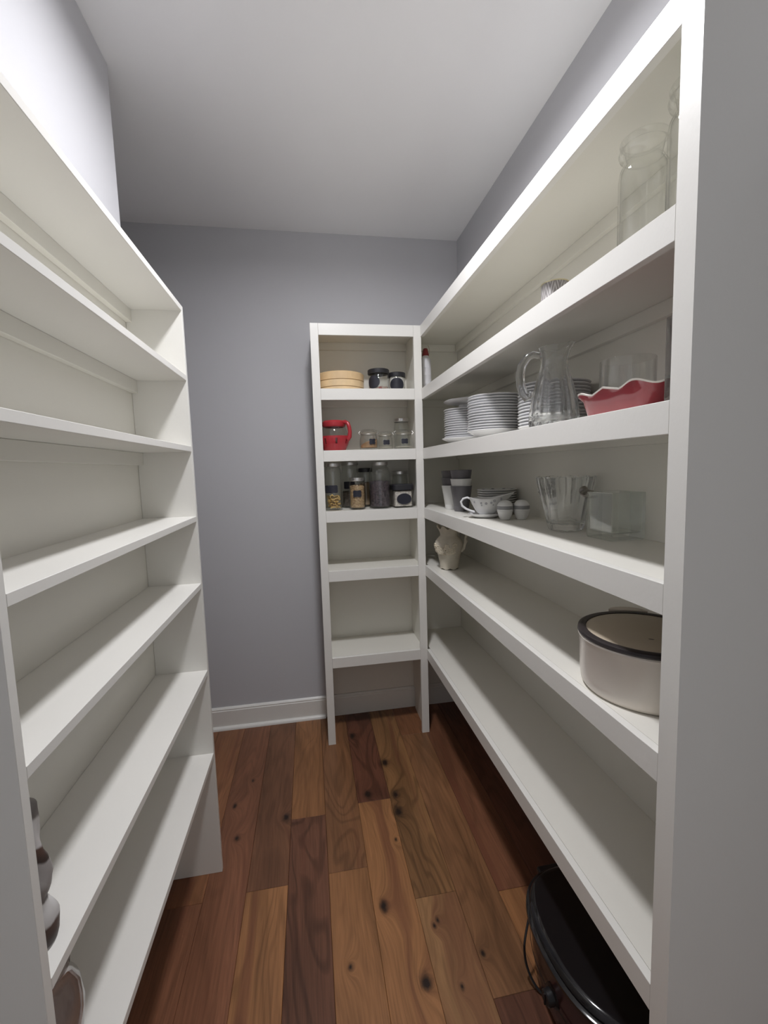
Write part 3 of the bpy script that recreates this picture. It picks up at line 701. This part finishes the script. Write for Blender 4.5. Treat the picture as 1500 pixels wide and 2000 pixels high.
rin = [ruffle_ring(.108, .115, .0532, wave=.022, zw=.005), ruffle_ring(.098, .105, .040, wave=.008, zw=.001), ruffle_ring(.089, .095, .008), ruffle_ring(.02, .02, .0075)]
loft(MB(), rings[:4]+[ruffle_ring(.1098, .1168, .0500, wave=.022, zw=.0048)]+[ruffle_ring(.1065, .1135, .0500, wave=.022, zw=.0048)]+rin[1:]).build('dish_body', M_REDCERAMIC, dh, ang=50)
loft(MB(), [ruffle_ring(.1100, .1170, .0492, wave=.022, zw=.0047), rings[4], rin[0], ruffle_ring(.1065, .1135, .0500, wave=.022, zw=.0048)], False, False).build('rim', M_CREAMRIM, dh, ang=50)
gv = MB().lathe([(0, 0.0), (0.050, 0.0), (0.0545, 0.004), (0.0555, 0.012), (0.0555, 0.112), (0.0545, 0.1135), (0.0530, 0.112), (0.0530, 0.016), (0.048, 0.010), (0, 0.010)], 48).build('glass_cylinder', M_JARTHICK)
gv.location = (0.700, 0.886, Z2+0.0092); tag(gv, 'clear straight glass cylinder standing in the red baking dish', 'glass')

bv = tag(empty('block_vase', (0.682, 0.684, Z2+E0), 0.0), 'thick square glass vase with an etched flower, beside the near upright', 'vase')
hh = 0.038
loft(MB(), [sqr(hh-.001, .003, 0), sqr(hh, .004, .002), sqr(hh, .004, .153), sqr(hh-.001, .003, .155), sqr(hh-.009, .004, .155), sqr(hh-.010, .004, .150), sqr(hh-.010, .006, .036), sqr(hh-.014, .008, .030)]).build('vase_body', M_CRYSTAL, bv, ang=30)
M_FROST = plain('frosted_etching', (0.62, 0.60, 0.58), 0.8)
mb = MB()
for (cy, cz, s) in ((0.004, .095, 1.0), (-.014, .060, .7)):
    for k in range(6):
        a = 2*PI*k/6
        poly = [(cy+s*(.003*math.cos(a)+.011*t*math.cos(a)-.004*w*math.sin(a)), cz+s*(.003*math.sin(a)+.011*t*math.sin(a)+.004*w*math.cos(a))) for t, w in ((0, 0), (.4, .8), (.8, .8), (1, 0), (.8, -.8), (.4, -.8))]
        mb.prism(poly, 'X', -hh-0.0006, -hh-0.0001)
mb.tube([(-hh-.0004, .004, .085), (-hh-.0004, .001, .06), (-hh-.0004, -.002, .03)], 0.0007, 5)
mb.build('etched_flower', M_FROST, bv)

# ---- right unit, third shelf
M_GREYCUP = plain('grey_cup_plastic', (0.150, 0.145, 0.155), 0.45, bump=0.05)
M_DGREYCUP = plain('dark_grey_cup_plastic', (0.115, 0.110, 0.115), 0.45, bump=0.05)
M_WCUP = plain('white_cup_plastic', (0.72, 0.72, 0.70), 0.45)
def cup(loc, mat, label):
    h = 0.118
    o = MB().lathe([(0, 0.004), (0.027, 0.004), (0.029, 0), (0.0325, 0.0), (0.0335, 0.003), (0.0355, 0.0225), (0.0350, 0.0232), (0.0357, 0.024), (0.0500, h-.003), (0.0505, h-.001), (0.0495, h), (0.0485, h-.001), (0.034, 0.020), (0.031, 0.008), (0, 0.007)], 44).build('plastic_tumbler', mat)
    o.location = (loc[0], loc[1], loc[2]); tag(o, label, 'cup', 'nested plastic tumblers'); return o
cx, cy = 0.706, 1.985
cup((cx, cy, Z3+E0), M_GREYCUP, 'grey plastic tumbler at the bottom of the nearer cup stack')
cup((cx, cy, Z3+E0+0.034), M_WCUP, 'white plastic tumbler nested in the middle of the nearer cup stack')
cup((cx, cy, Z3+E0+0.075), M_GREYCUP, 'grey plastic tumbler at the top of the nearer cup stack')
cx, cy = 0.698, 2.100
cup((cx, cy, Z3+E0), M_WCUP, 'white plastic tumbler at the bottom of the farther cup stack')
cup((cx, cy, Z3+E0+0.038), M_DGREYCUP, 'dark grey plastic tumbler nested in the middle of the farther cup stack')
cup((cx, cy, Z3+E0+0.072), M_DGREYCUP, 'dark grey plastic tumbler at the top of the farther cup stack')

M_DCHINA = plain('patterned_china', (0.66, 0.66, 0.65), 0.2, var=0.04, vscale=30)
zt = stack('side_plate', (0.799, 1.797, Z3), 0.083, 10, 0.0098, 'the small stack behind the gravy boat', 'side plates behind the gravy boat', M_DCHINA)
# printed sprigs on the top plate
def sprigs(name, spots, mat, parent):
    mb = MB()
    for (x, y, z, s, nrm) in spots:
        nrm = Vector(nrm).normalized(); q = nrm.to_track_quat('Z', 'Y').to_matrix().to_4x4()
        M = Matrix.Translation((x, y, z)) @ q
        for k in range(5):
            a = 2*PI*k/5
            mb.lathe([(0, 0.0007), (s*0.42, 0.0005), (s*0.45, -.0002)], 6, M=M @ T(math.cos(a)*s*.6, math.sin(a)*s*.6, 0))
    return mb.build(name, mat, parent)
M_SPRIG = plain('blue_grey_print', (0.16, 0.16, 0.19), 0.4)
tp = [o for o in bpy.data.objects if o.name.startswith('side_plate') and o['label'].startswith('white china plate, top')][0]
sp_ = []
for k in range(9):
    a = 2*PI*k/9; sp_.append((0.070*math.cos(a), 0.070*math.sin(a), 0.0174, 0.007, (-0.2*math.cos(a), -0.2*math.sin(a), 1)))
sprigs('printed_sprig', sp_, M_SPRIG, tp)

sr = MB().lathe([(0, 0.003), (0.034, 0.003), (0.038, 0), (0.041, 0), (0.060, 0.009), (0.070, 0.0155), (0.071, 0.0175), (0.068, 0.0175), (0.050, 0.009), (0, 0.0075)], 48).build('oval_saucer', M_CHINA)
sr.scale = (1.0, 0.80, 1); sr.rotation_euler = (0, 0, -0.42); sr.location = (0.702, 1.690, Z3+E0); tag(sr, 'white oval saucer under the gravy boat', 'saucer')
# gravy boat
gb = tag(empty('gravy_boat', (0.706, 1.687, Z3+E0+0.0090), -0.42), 'white gravy boat with sprig pattern on a saucer', 'gravy boat')
def boat_ring(u, inset=0.0, n=40):
    out = []
    for k in range(n):
        a = 2*PI*k/n; c, s = math.cos(a), math.sin(a)
        lx = (0.030+0.030*u**0.8)-inset; ly = (0.026+0.017*u**0.7)-inset
        x = lx*c; y = ly*s
        fr = max(0, c)
        x += fr**3*0.034*u**1.6
        y *= 1-0.45*fr**4*u
        z = 0.008+0.052*u+u*u*(0.020*fr**2.2+0.004*max(0, -c)**2)
        out.append((x, y, z))
    return out
rings = [[(0.026*math.cos(2*PI*k/40), 0.022*math.sin(2*PI*k/40), 0.0) for k in range(40)], [(0.025*math.cos(2*PI*k/40), 0.021*math.sin(2*PI*k/40), 0.006) for k in range(40)]]
us = [0, .12, .25, .4, .55, .7, .85, 1.0]
rings += [boat_ring(u) for u in us]
gb.scale = (1.16, 1.10, 1.14)
rings += [[(x, y, z+0.0006) for x, y, z in boat_ring(1.0, 0.0022)]]+[boat_ring(u, 0.003) for u in reversed(us[1:-1])]
loft(MB(), rings).build('boat_body', M_DCHINA, gb, ang=50)
MB().tube([(-0.052, 0, .058), (-0.066, 0, .064), (-0.080, 0, .060), (-0.088, 0, .048), (-0.084, 0, .034), (-0.070, 0, .023), (-0.054, 0, .016), (-0.040, 0, .012)], [.0036, .0036, .0038, .004, .004, .0038, .0038, .004], 10).build('handle', M_CHINA, gb)
sps = []
for x_, z_, s_ in ((-.036, .050, .0045), (-.020, .046, .004), (-.004, .045, .005), (.014, .047, .0045), (.030, .053, .0055), (.045, .060, .005), (-.012, .038, .003), (.022, .040, .003)):
    # on the camera side (local -y)
    best = None
    for u in [k/40 for k in range(41)]:
        for p in boat_ring(u):
            if p[1] < 0:
                d = (p[0]-x_)**2+(p[2]-z_)**2
                if best is None or d < best[0]: best = (d, p)
    p = best[1]; sps.append((p[0], p[1]-0.0004, p[2], s_, (0.15, -1, -0.35)))
sprigs('printed_sprig', sps, plain('faint_grey_print', (0.36, 0.36, 0.38), 0.4), gb)

M_SHK = plain('shaker_white', (0.70, 0.70, 0.69), 0.3); M_BAND = plain('shaker_grey_band', (0.27, 0.27, 0.275), 0.35)
def shaker(loc, label):
    t = tag(empty('salt_shaker', (loc[0], loc[1], Z3+E0)), label, 'shaker', 'egg-shaped shakers')
    K = [(0, 0), (0.017, 0), (0.019, 0.002), (0.0245, 0.014), (0.0290, 0.030), (0.0300, 0.040)]
    MB().lathe(K+[(0, 0.040)], 32).build('base', M_SHK, t)
    MB().lathe([(0.0296, 0.0325), (0.0303, 0.0333), (0.0305, 0.0350), (0.0298, 0.0358)], 32, closed=True).build('groove_ring', M_SHK, t)
    MB().lathe([(0, 0.0405), (0.0305, 0.0405), (0.0310, 0.046), (0.0300, 0.0535), (0, 0.0535)], 32).build('grey_band', M_BAND, t)
    MB().lathe([(0, 0.0538), (0.0297, 0.0538), (0.0285, 0.059), (0.0270, 0.060), (0.0255, 0.064), (0.019, 0.071), (0.010, 0.0745), (0, 0.0755)], 32).build('domed_cap', M_SHK, t)
shaker((0.741, 1.590), 'egg-shaped shaker with grey band, in front of the gravy boat')
shaker((0.803, 1.577), 'egg-shaped shaker with grey band, the one nearer the ice bucket')

# crystal ice bucket
ib = tag(empty('ice_bucket', (0.795, 1.268, Z3+E0)), 'cut crystal ice bucket with flared rim and metal ring handle', 'ice bucket')
def cut(a, r, z):
    if (r, z) in bin_: return r, z
    k = min(1, max(0, z-.004)/.02)
    flute = abs(math.sin(5*a))            # ten broad facets
    fan = (abs(math.sin(15*a))-0.6)*0.022*min(1, max(0, z-.070)/.04)
    return r*(1+0.075*(flute-0.6)*k+fan), z+0.004*(flute-0.6)*min(1, max(0, z-.14)/.02)
bprof = [(0, 0.006), (0.036, 0.005), (0.044, 0), (0.050, 0.003), (0.054, 0.012), (0.0585, 0.035), (0.0635, 0.060), (0.069, 0.085), (0.0755, 0.110), (0.082, 0.135), (0.0865, 0.157), (0.0875, 0.164), (0.0865, 0.168)]
bin_ = [(0.0825, 0.168), (0.0795, 0.155), (0.072, 0.120), (0.064, 0.085), (0.056, 0.050), (0.046, 0.026), (0.030, 0.022), (0, 0.022)]
mb = MB()
mb.lathe(bprof+bin_, 120, rf=lambda a, r, z: cut(a, r, z)); mb.build('bucket_body', M_CRYSTAL, ib, ang=22)
fb_ = facing((0.795, 1.268))
M_PEWTER = plain('dark_pewter', (0.30, 0.28, 0.26), 0.35, metal=1.0)
for q, nm in ((fb_+0.62, 0), (fb_+0.62+PI, 1)):
    d = Vector((math.cos(q), math.sin(q), 0)); s = Vector((-d.y, d.x, 0)); zc = 0.128
    M = Matrix.Translation(d*0.083+Vector((0, 0, zc))) @ d.to_track_quat('Z', 'Y').to_matrix().to_4x4()
    lg = MB().lathe([(0, -0.004), (0.013, -0.004), (0.014, 0.002), (0.011, 0.006), (0.006, 0.009), (0, 0.010)], 20, M=M).build('handle_boss', M_PEWTER, ib)
    c = d*0.093+Vector((0, 0, zc)); pts = []
    for k in range(28):
        a = 2*PI*k/28
        pts.append(c+s*0.026*math.cos(a)+(d*0.013+Vector((0, 0, -0.009)))*(1+math.sin(a)))
    MB().tube(pts, 0.0030, 8, closed=True).build('ring', M_PEWTER, lg)
sv = tag(empty('square_vase', (0.828, 1.083, Z3+E0), 0.04), 'clear square glass vase beside the crystal ice bucket', 'vase')
h2 = 0.052
loft(MB(), [sqr(h2-.002, .004, 0), sqr(h2, .005, .003), sqr(h2, .005, .127), sqr(h2-.001, .004, .128), sqr(h2-.0055, .003, .128), sqr(h2-.006, .003, .126), sqr(h2-.006, .004, .022), sqr(h2-.012, .006, .018)]).build('vase_body', M_GREENGLASS, sv, ang=30)

# ---- right unit, fourth shelf: flower pitcher
fv = tag(empty('flower_vase', (0.690, 2.135, Z4+E0)), 'cream ceramic pitcher vase with raised flowers and scalloped foot', 'vase')
M_CREAM = plain('aged_cream_ceramic', (0.60, 0.555, 0.46), 0.55, bump=0.25, bscale=60, var=0.10, vscale=25)
M_CREAM2 = plain('cream_flower_relief', (0.64, 0.58, 0.46), 0.55, bump=0.2, bscale=80, var=0.12, vscale=60)
def fv_rf(a, r, z):
    if z < 0.012: z = z+(0.006*(0.5+0.5*math.cos(7*a)) if z < 0.004 else 0)
    if z > 0.205: r = r*(1+0.05*math.cos(8*a)); z = z+0.009*math.cos(8*a)
    return r, z
fprof = [(0, 0.008), (0.040, 0.008), (0.043, 0.0), (0.047, 0.001), (0.047, 0.012), (0.048, 0.025), (0.054, 0.055), (0.062, 0.090), (0.070, 0.118), (0.071, 0.132), (0.066, 0.146), (0.054, 0.160), (0.045, 0.168), (0.043, 0.174), (0.046, 0.188), (0.053, 0.204), (0.060, 0.216)]
fin = [(0.056, 0.216), (0.048, 0.200), (0.040, 0.184), (0.038, 0.174), (0.042, 0.160), (0.060, 0.140), (0.062, 0.120), (0.045, 0.060), (0.038, 0.016), (0, 0.016)]
MB().lathe(fprof+fin, 56, rf=fv_rf).build('vase_body', M_CREAM, fv, ang=50)
ff = facing((0.69, 2.135))
rn = random.Random(21)
for k in range(11):
    a = ff-1.25+k*0.17+rn.uniform(-.05, .05); z = 0.112+rn.uniform(-.016, .018); s = rn.uniform(.012, .0175)
    r = 0.0675 if z < .118 else 0.070
    d = Vector((math.cos(a), math.sin(a), 0)); M = Matrix.Translation(d*r+Vector((0, 0, z))) @ d.to_track_quat('Z', 'Y').to_matrix().to_4x4()
    mb = MB()
    for q in range(6):
        t = 2*PI*q/6+k
        mb.lathe([(0, .0035), (s*.30, .0045), (s*.46, .0025), (s*.40, -.003)], 8, M=M @ T(math.cos(t)*s*.62, math.sin(t)*s*.62, 0.001) @ Matrix.Rotation(0.3, 4, 'X'))
    mb.lathe([(0, .0075), (s*.22, .006), (s*.30, .002)], 8, M=M)
    mb.build('flower', M_CREAM2, fv)
for k in range(6):
    a = ff-0.9+k*0.26; z = 0.088+rn.uniform(-.006, .006); d = Vector((math.cos(a), math.sin(a), 0))
    M = Matrix.Translation(d*(0.0605)+Vector((0, 0, z))) @ d.to_track_quat('Z', 'Y').to_matrix().to_4x4() @ Matrix.Rotation(rn.uniform(0, 3), 4, 'Z') @ Matrix.Diagonal((1.0, .5, 1, 1))
    MB().lathe([(0, .004), (.006, .003), (.010, -.002)], 10, M=M).build('leaf', M_CREAM2, fv)
ha = ff+1.35; hd = Vector((math.cos(ha), math.sin(ha), 0))
MB().tube([hd*.048+Vector((0, 0, .188)), hd*.066+Vector((0, 0, .200)), hd*.082+Vector((0, 0, .192)), hd*.090+Vector((0, 0, .172)), hd*.084+Vector((0, 0, .156)), hd*.087+Vector((0, 0, .142)), hd*.080+Vector((0, 0, .125)), hd*.076+Vector((0, 0, .108)), hd*.064+Vector((0, 0, .090))], [.007, .008, .009, .009, .007, .009, .0075, .008, .006], 10).build('handle', M_CREAM, fv)

# casserole
M_POT = plain('cream_enamel', (0.79, 0.73, 0.66), 0.22, spec=0.5)
M_POTLID = plain('tan_enamel_lid', (0.55, 0.47, 0.36), 0.22, spec=0.5)
M_GASK = plain('dark_silicone_rim', (0.030, 0.024, 0.025), 0.4)
ct = tag(empty('casserole_pot', (0.742, 0.860, Z4+E0)), 'large round cream casserole pot with dark-rimmed flat lid', 'pot')
RP = 0.139
MB().lathe([(0, 0.004), (RP*0.86, 0.003), (RP*0.88, 0), (RP*0.92, 0.001), (RP*0.965, 0.010), (RP*0.985, 0.030), (RP, 0.112), (RP+0.003, 0.119), (RP+0.001, 0.122), (RP-0.006, 0.120), (RP-0.010, 0.110), (RP*0.93, 0.014), (0, 0.010)], 72).build('pot_body', M_POT, ct)
MB().lathe([(RP-0.013, 0.123), (RP+0.002, 0.1225), (RP+0.0045, 0.126), (RP+0.003, 0.132), (RP-0.004, 0.1345), (RP-0.014, 0.133)], 72, closed=True).build('lid_gasket', M_GASK, ct)
ld = MB().lathe([(RP-0.0145, 0.125), (RP-0.0145, 0.1315), (RP-0.022, 0.1335), (RP*0.6, 0.135), (0, 0.136), (0, 0.127)], 72).build('lid', M_POTLID, ct)
fa = facing((0.742, 0.860)); d = Vector((math.cos(fa+0.18), math.sin(fa+0.18), 0))
MB().lathe([(0, 0.0008), (0.0055, 0.0006), (0.006, 0)], 14, M=Matrix.Translation(d*0.058+Vector((0, 0, 0.1349))) @ Matrix.Rotation(fa+PI/2, 4, 'Z') @ Matrix.Diagonal((1, .35, 1, 1))).build('steam_vent', M_GASK, ld)
M = Matrix.Rotation(math.radians(66), 4, 'Z')          # one flat ear at the far side
poly = [(RP+0.005, -.046)]+[(RP+0.036*math.cos(t), 0.046*math.sin(t)) for t in [(-PI/2+PI*k/14) for k in range(1, 14)]]+[(RP+0.005, .046)]
MB().prism(poly, 'Z', 0.1225, 0.134, M=M).build('ear_handle', M_POT, ct)

# ---- roaster oven on the floor
ro = tag(empty('roaster_oven', (0.706, 0.945, 0), 0.0), 'oval dark red roaster oven with black lid, on the floor under the right shelves', 'roaster')
M_MAROON = plain('dark_maroon_enamel', (0.050, 0.018, 0.018), 0.22, spec=0.5)
M_BLKENAM = plain('black_enamel', (0.010, 0.009, 0.010), 0.10, spec=0.6)
M_BLKPLAS = plain('black_plastic', (0.013, 0.012, 0.013), 0.4)
SX, SY = 0.155, 0.205
def oval(mb, prof, seg=72, closed=False):
    # prof: (offset from the body outline, z)
    vs = []; rows = []
    for (o_, z) in prof:
        row = []
        for k in range(seg):
            a = 2*PI*k/seg; c, s = math.cos(a), math.sin(a); e = 0.86
            row.append(len(vs)); vs.append((max(.001, SX+o_)*math.copysign(abs(c)**e, c), max(.001, SY+o_)*math.copysign(abs(s)**e, s), z))
        rows.append(row)
    fs = []
    pr = list(zip(rows, rows[1:]))
    if closed: pr.append((rows[-1], rows[0]))
    for a, b_ in pr:
        for k in range(seg):
            k2 = (k+1) % seg; fs.append((a[k], a[k2], b_[k2], b_[k]))
    if not closed:
        fs.append(tuple(reversed(rows[0]))); fs.append(tuple(rows[-1]))
    return mb.add(vs, fs)
oval(MB(), [(-.030, .018), (-.016, .020), (-.010, .030), (-.004, .080), (0, .186), (.001, .192)]).build('body', M_MAROON, ro)
oval(MB(), [(.0012, .100), (.0022, .102), (.0022, .104), (.0012, .106)], closed=True).build('trim_line', M_BLKPLAS, ro)
oval(MB(), [(-.010, .1925), (.010, .1925), (.014, .196), (.013, .202), (.004, .206), (-.010, .206)], closed=True).build('rim', M_BLKENAM, ro)
oval(MB(), [(-.006, .2065), (.002, .2065), (.004, .210), (.000, .217), (-.008, .2215), (-.018, .2235), (-.030, .2225), (-.06, .2235), (-.12, .2245), (-.15, .2248)]).build('lid', M_BLKENAM, ro)
oval(MB(), [(.0022, .1905), (.0042, .1890), (.0042, .1850), (.0022, .1835)], closed=True).build('chrome_line', plain('dull_chrome', (0.45, 0.42, 0.40), 0.3, metal=1.0), ro)
for s in (1, -1):
    MB().box(-.050, .030, SY*s-.004+(.0 if s > 0 else -.036), SY*s+.040 if s > 0 else SY*s+.004, .168, .190, .006).build('side_handle', M_BLKPLAS, ro)
for (x, y) in ((.07, .11), (-.07, .11), (.07, -.11), (-.07, -.11)):
    MB().lathe([(0, 0), (.013, 0), (.015, .004), (.016, .019), (0, .019)], 16, M=T(x, y, 0)).build('foot', M_BLKPLAS, ro)
ka = math.radians(187); kp = Vector(((SX-.003)*math.cos(ka), (SY-.003)*math.sin(ka), .105)); kd = Vector((math.cos(ka)/SX, math.sin(ka)/SY, 0)).normalized()
M = Matrix.Translation(kp) @ kd.to_track_quat('Z', 'Y').to_matrix().to_4x4()
kb = MB().lathe([(0, -.004), (.026, -.004), (.026, .003), (.019, .005), (.018, .020), (.015, .023), (0, .023)], 28, M=M).build('temperature_dial', M_BLKPLAS, ro)
MB().box(-.002, .002, -.015, .015, .022, .026, M=M).build('dial_grip', M_BLKPLAS, kb)
cpts = [(-.050, .215, .172), (-.090, .185, .165), (-.128, .140, .150), (-.158, .110, .110), (-.162, .104, .075), (-.160, .094, .045), (-.152, .075, .020), (-.138, .055, .007), (-.115, .045, .005)]
def spline(pts, n=8):
    P = [Vector(p) for p in pts]; out = []
    for i in range(len(P)-1):
        p0 = P[max(0, i-1)]; p1 = P[i]; p2 = P[i+1]; p3 = P[min(len(P)-1, i+2)]
        for k in range(n):
            t = k/n; out.append(0.5*((2*p1)+(p2-p0)*t+(2*p0-5*p1+4*p2-p3)*t*t+(3*p1-p0-3*p2+p3)*t**3))
    out.append(P[-1]); return out
MB().tube(spline(cpts), 0.0034, 8).build('power_cord', M_BLKPLAS, ro)

# ---- left unit: things tucked behind the near end
def blob(rx, ry, h, seed, nz=26, na=36, profile=None, amp=0.012):
    mb = MB(); vs = []; fs = []
    off = Vector((seed*3.1, seed*1.7, seed*0.9))
    for i in range(nz+1):
        t = i/nz; k = profile(t)
        for j in range(na):
            a = 2*PI*j/na
            p = Vector((rx*k*math.cos(a), ry*k*math.sin(a), h*t))
            n = noise.noise(p*26+off)*amp+noise.noise(p*60+off)*amp*0.35
            kk = min(1, t*8)*min(1, (1-t)*8)
            vs.append((p.x+math.cos(a)*n*kk, p.y+math.sin(a)*n*kk, p.z))
    for i in range(nz):
        for j in range(na):
            j2 = (j+1) % na; fs.append((i*na+j, i*na+j2, (i+1)*na+j2, (i+1)*na+j))
    fs.append(tuple(range(na-1, -1, -1))); fs.append(tuple(nz*na+j for j in range(na)))
    return mb.add(vs, fs)
def stripes():
    mt, nt, b = newmat('striped_plastic'); N = nt.nodes.new; L = nt.links.new
    tc = N('ShaderNodeTexCoord'); mp = N('ShaderNodeMapping'); mp.inputs['Rotation'].default_value = (0.5, 0.0, 0.3); L(tc.outputs['Object'], mp.inputs[0])
    sp = N('ShaderNodeSeparateXYZ'); L(mp.outputs[0], sp.inputs[0])
    nz = N('ShaderNodeTexNoise'); nz.inputs['Scale'].default_value = 14; L(tc.outputs['Object'], nz.inputs['Vector'])
    ml = N('ShaderNodeMath'); ml.operation = 'MULTIPLY_ADD'; ml.inputs[1].default_value = 0.055; L(nz.outputs['Fac'], ml.inputs[0]); L(sp.outputs[2], ml.inputs[2])
    mo = N('ShaderNodeMath'); mo.operation = 'MULTIPLY'; mo.inputs[1].default_value = 1/0.115; L(ml.outputs[0], mo.inputs[0])
    fr = N('ShaderNodeMath'); fr.operation = 'FRACT'; L(mo.outputs[0], fr.inputs[0])
    rp = N('ShaderNodeValToRGB'); cr = rp.color_ramp; cr.interpolation = 'EASE'
    cr.elements[0].position = 0.0; cr.elements[0].color = (0.34, 0.32, 0.31, 1)
    cr.elements[1].position = 1.0; cr.elements[1].color = (0.36, 0.34, 0.33, 1)
    for p, c in ((0.22, (0.30, 0.28, 0.27)), (0.27, (0.035, 0.022, 0.018)), (0.42, (0.07, 0.035, 0.025)), (0.47, (0.50, 0.48, 0.47)), (0.75, (0.62, 0.61, 0.60)), (0.80, (0.20, 0.18, 0.175))):
        e = cr.elements.new(p); e.color = (*c, 1)
    L(fr.outputs[0], rp.inputs['Fac']); L(rp.outputs[0], b.inputs['Base Color']); b.inputs['Roughness'].default_value = 0.55
    return mt
sb = blob(0.046, 0.043, 0.225, 2, profile=lambda t: (0.98-0.20*t+0.05*math.sin(t*17))*(1 if t < .96 else .8), amp=0.009).build('striped_bag', stripes(), ang=60)
sb.location = (-0.450, 0.668, LZ[4]+E0); tag(sb, 'crumpled grey and white striped bag behind the near upright of the left shelves', 'bag')
M_PINKGLASS = thin_glass('rosy_clear_plastic', (0.90, 0.86, 0.86), gain=1.3, rough=0.05)
pv = MB().lathe([(0, 0.002), (0.040, 0.002), (0.043, 0), (0.046, 0.004), (0.050, 0.04), (0.060, 0.09), (0.064, 0.13), (0.060, 0.165), (0.050, 0.185), (0.047, 0.200), (0.050, 0.210), (0.047, 0.210), (0.044, 0.200), (0.046, 0.186), (0.056, 0.165), (0.060, 0.13), (0.056, 0.09), (0.046, 0.04), (0.041, 0.008), (0, 0.006)], 40).build('clear_vase', M_PINKGLASS)
pv.location = (-0.470, 0.712, LZ[5]+E0); tag(pv, 'rosy clear vase on the lowest left shelf behind the near upright', 'vase')
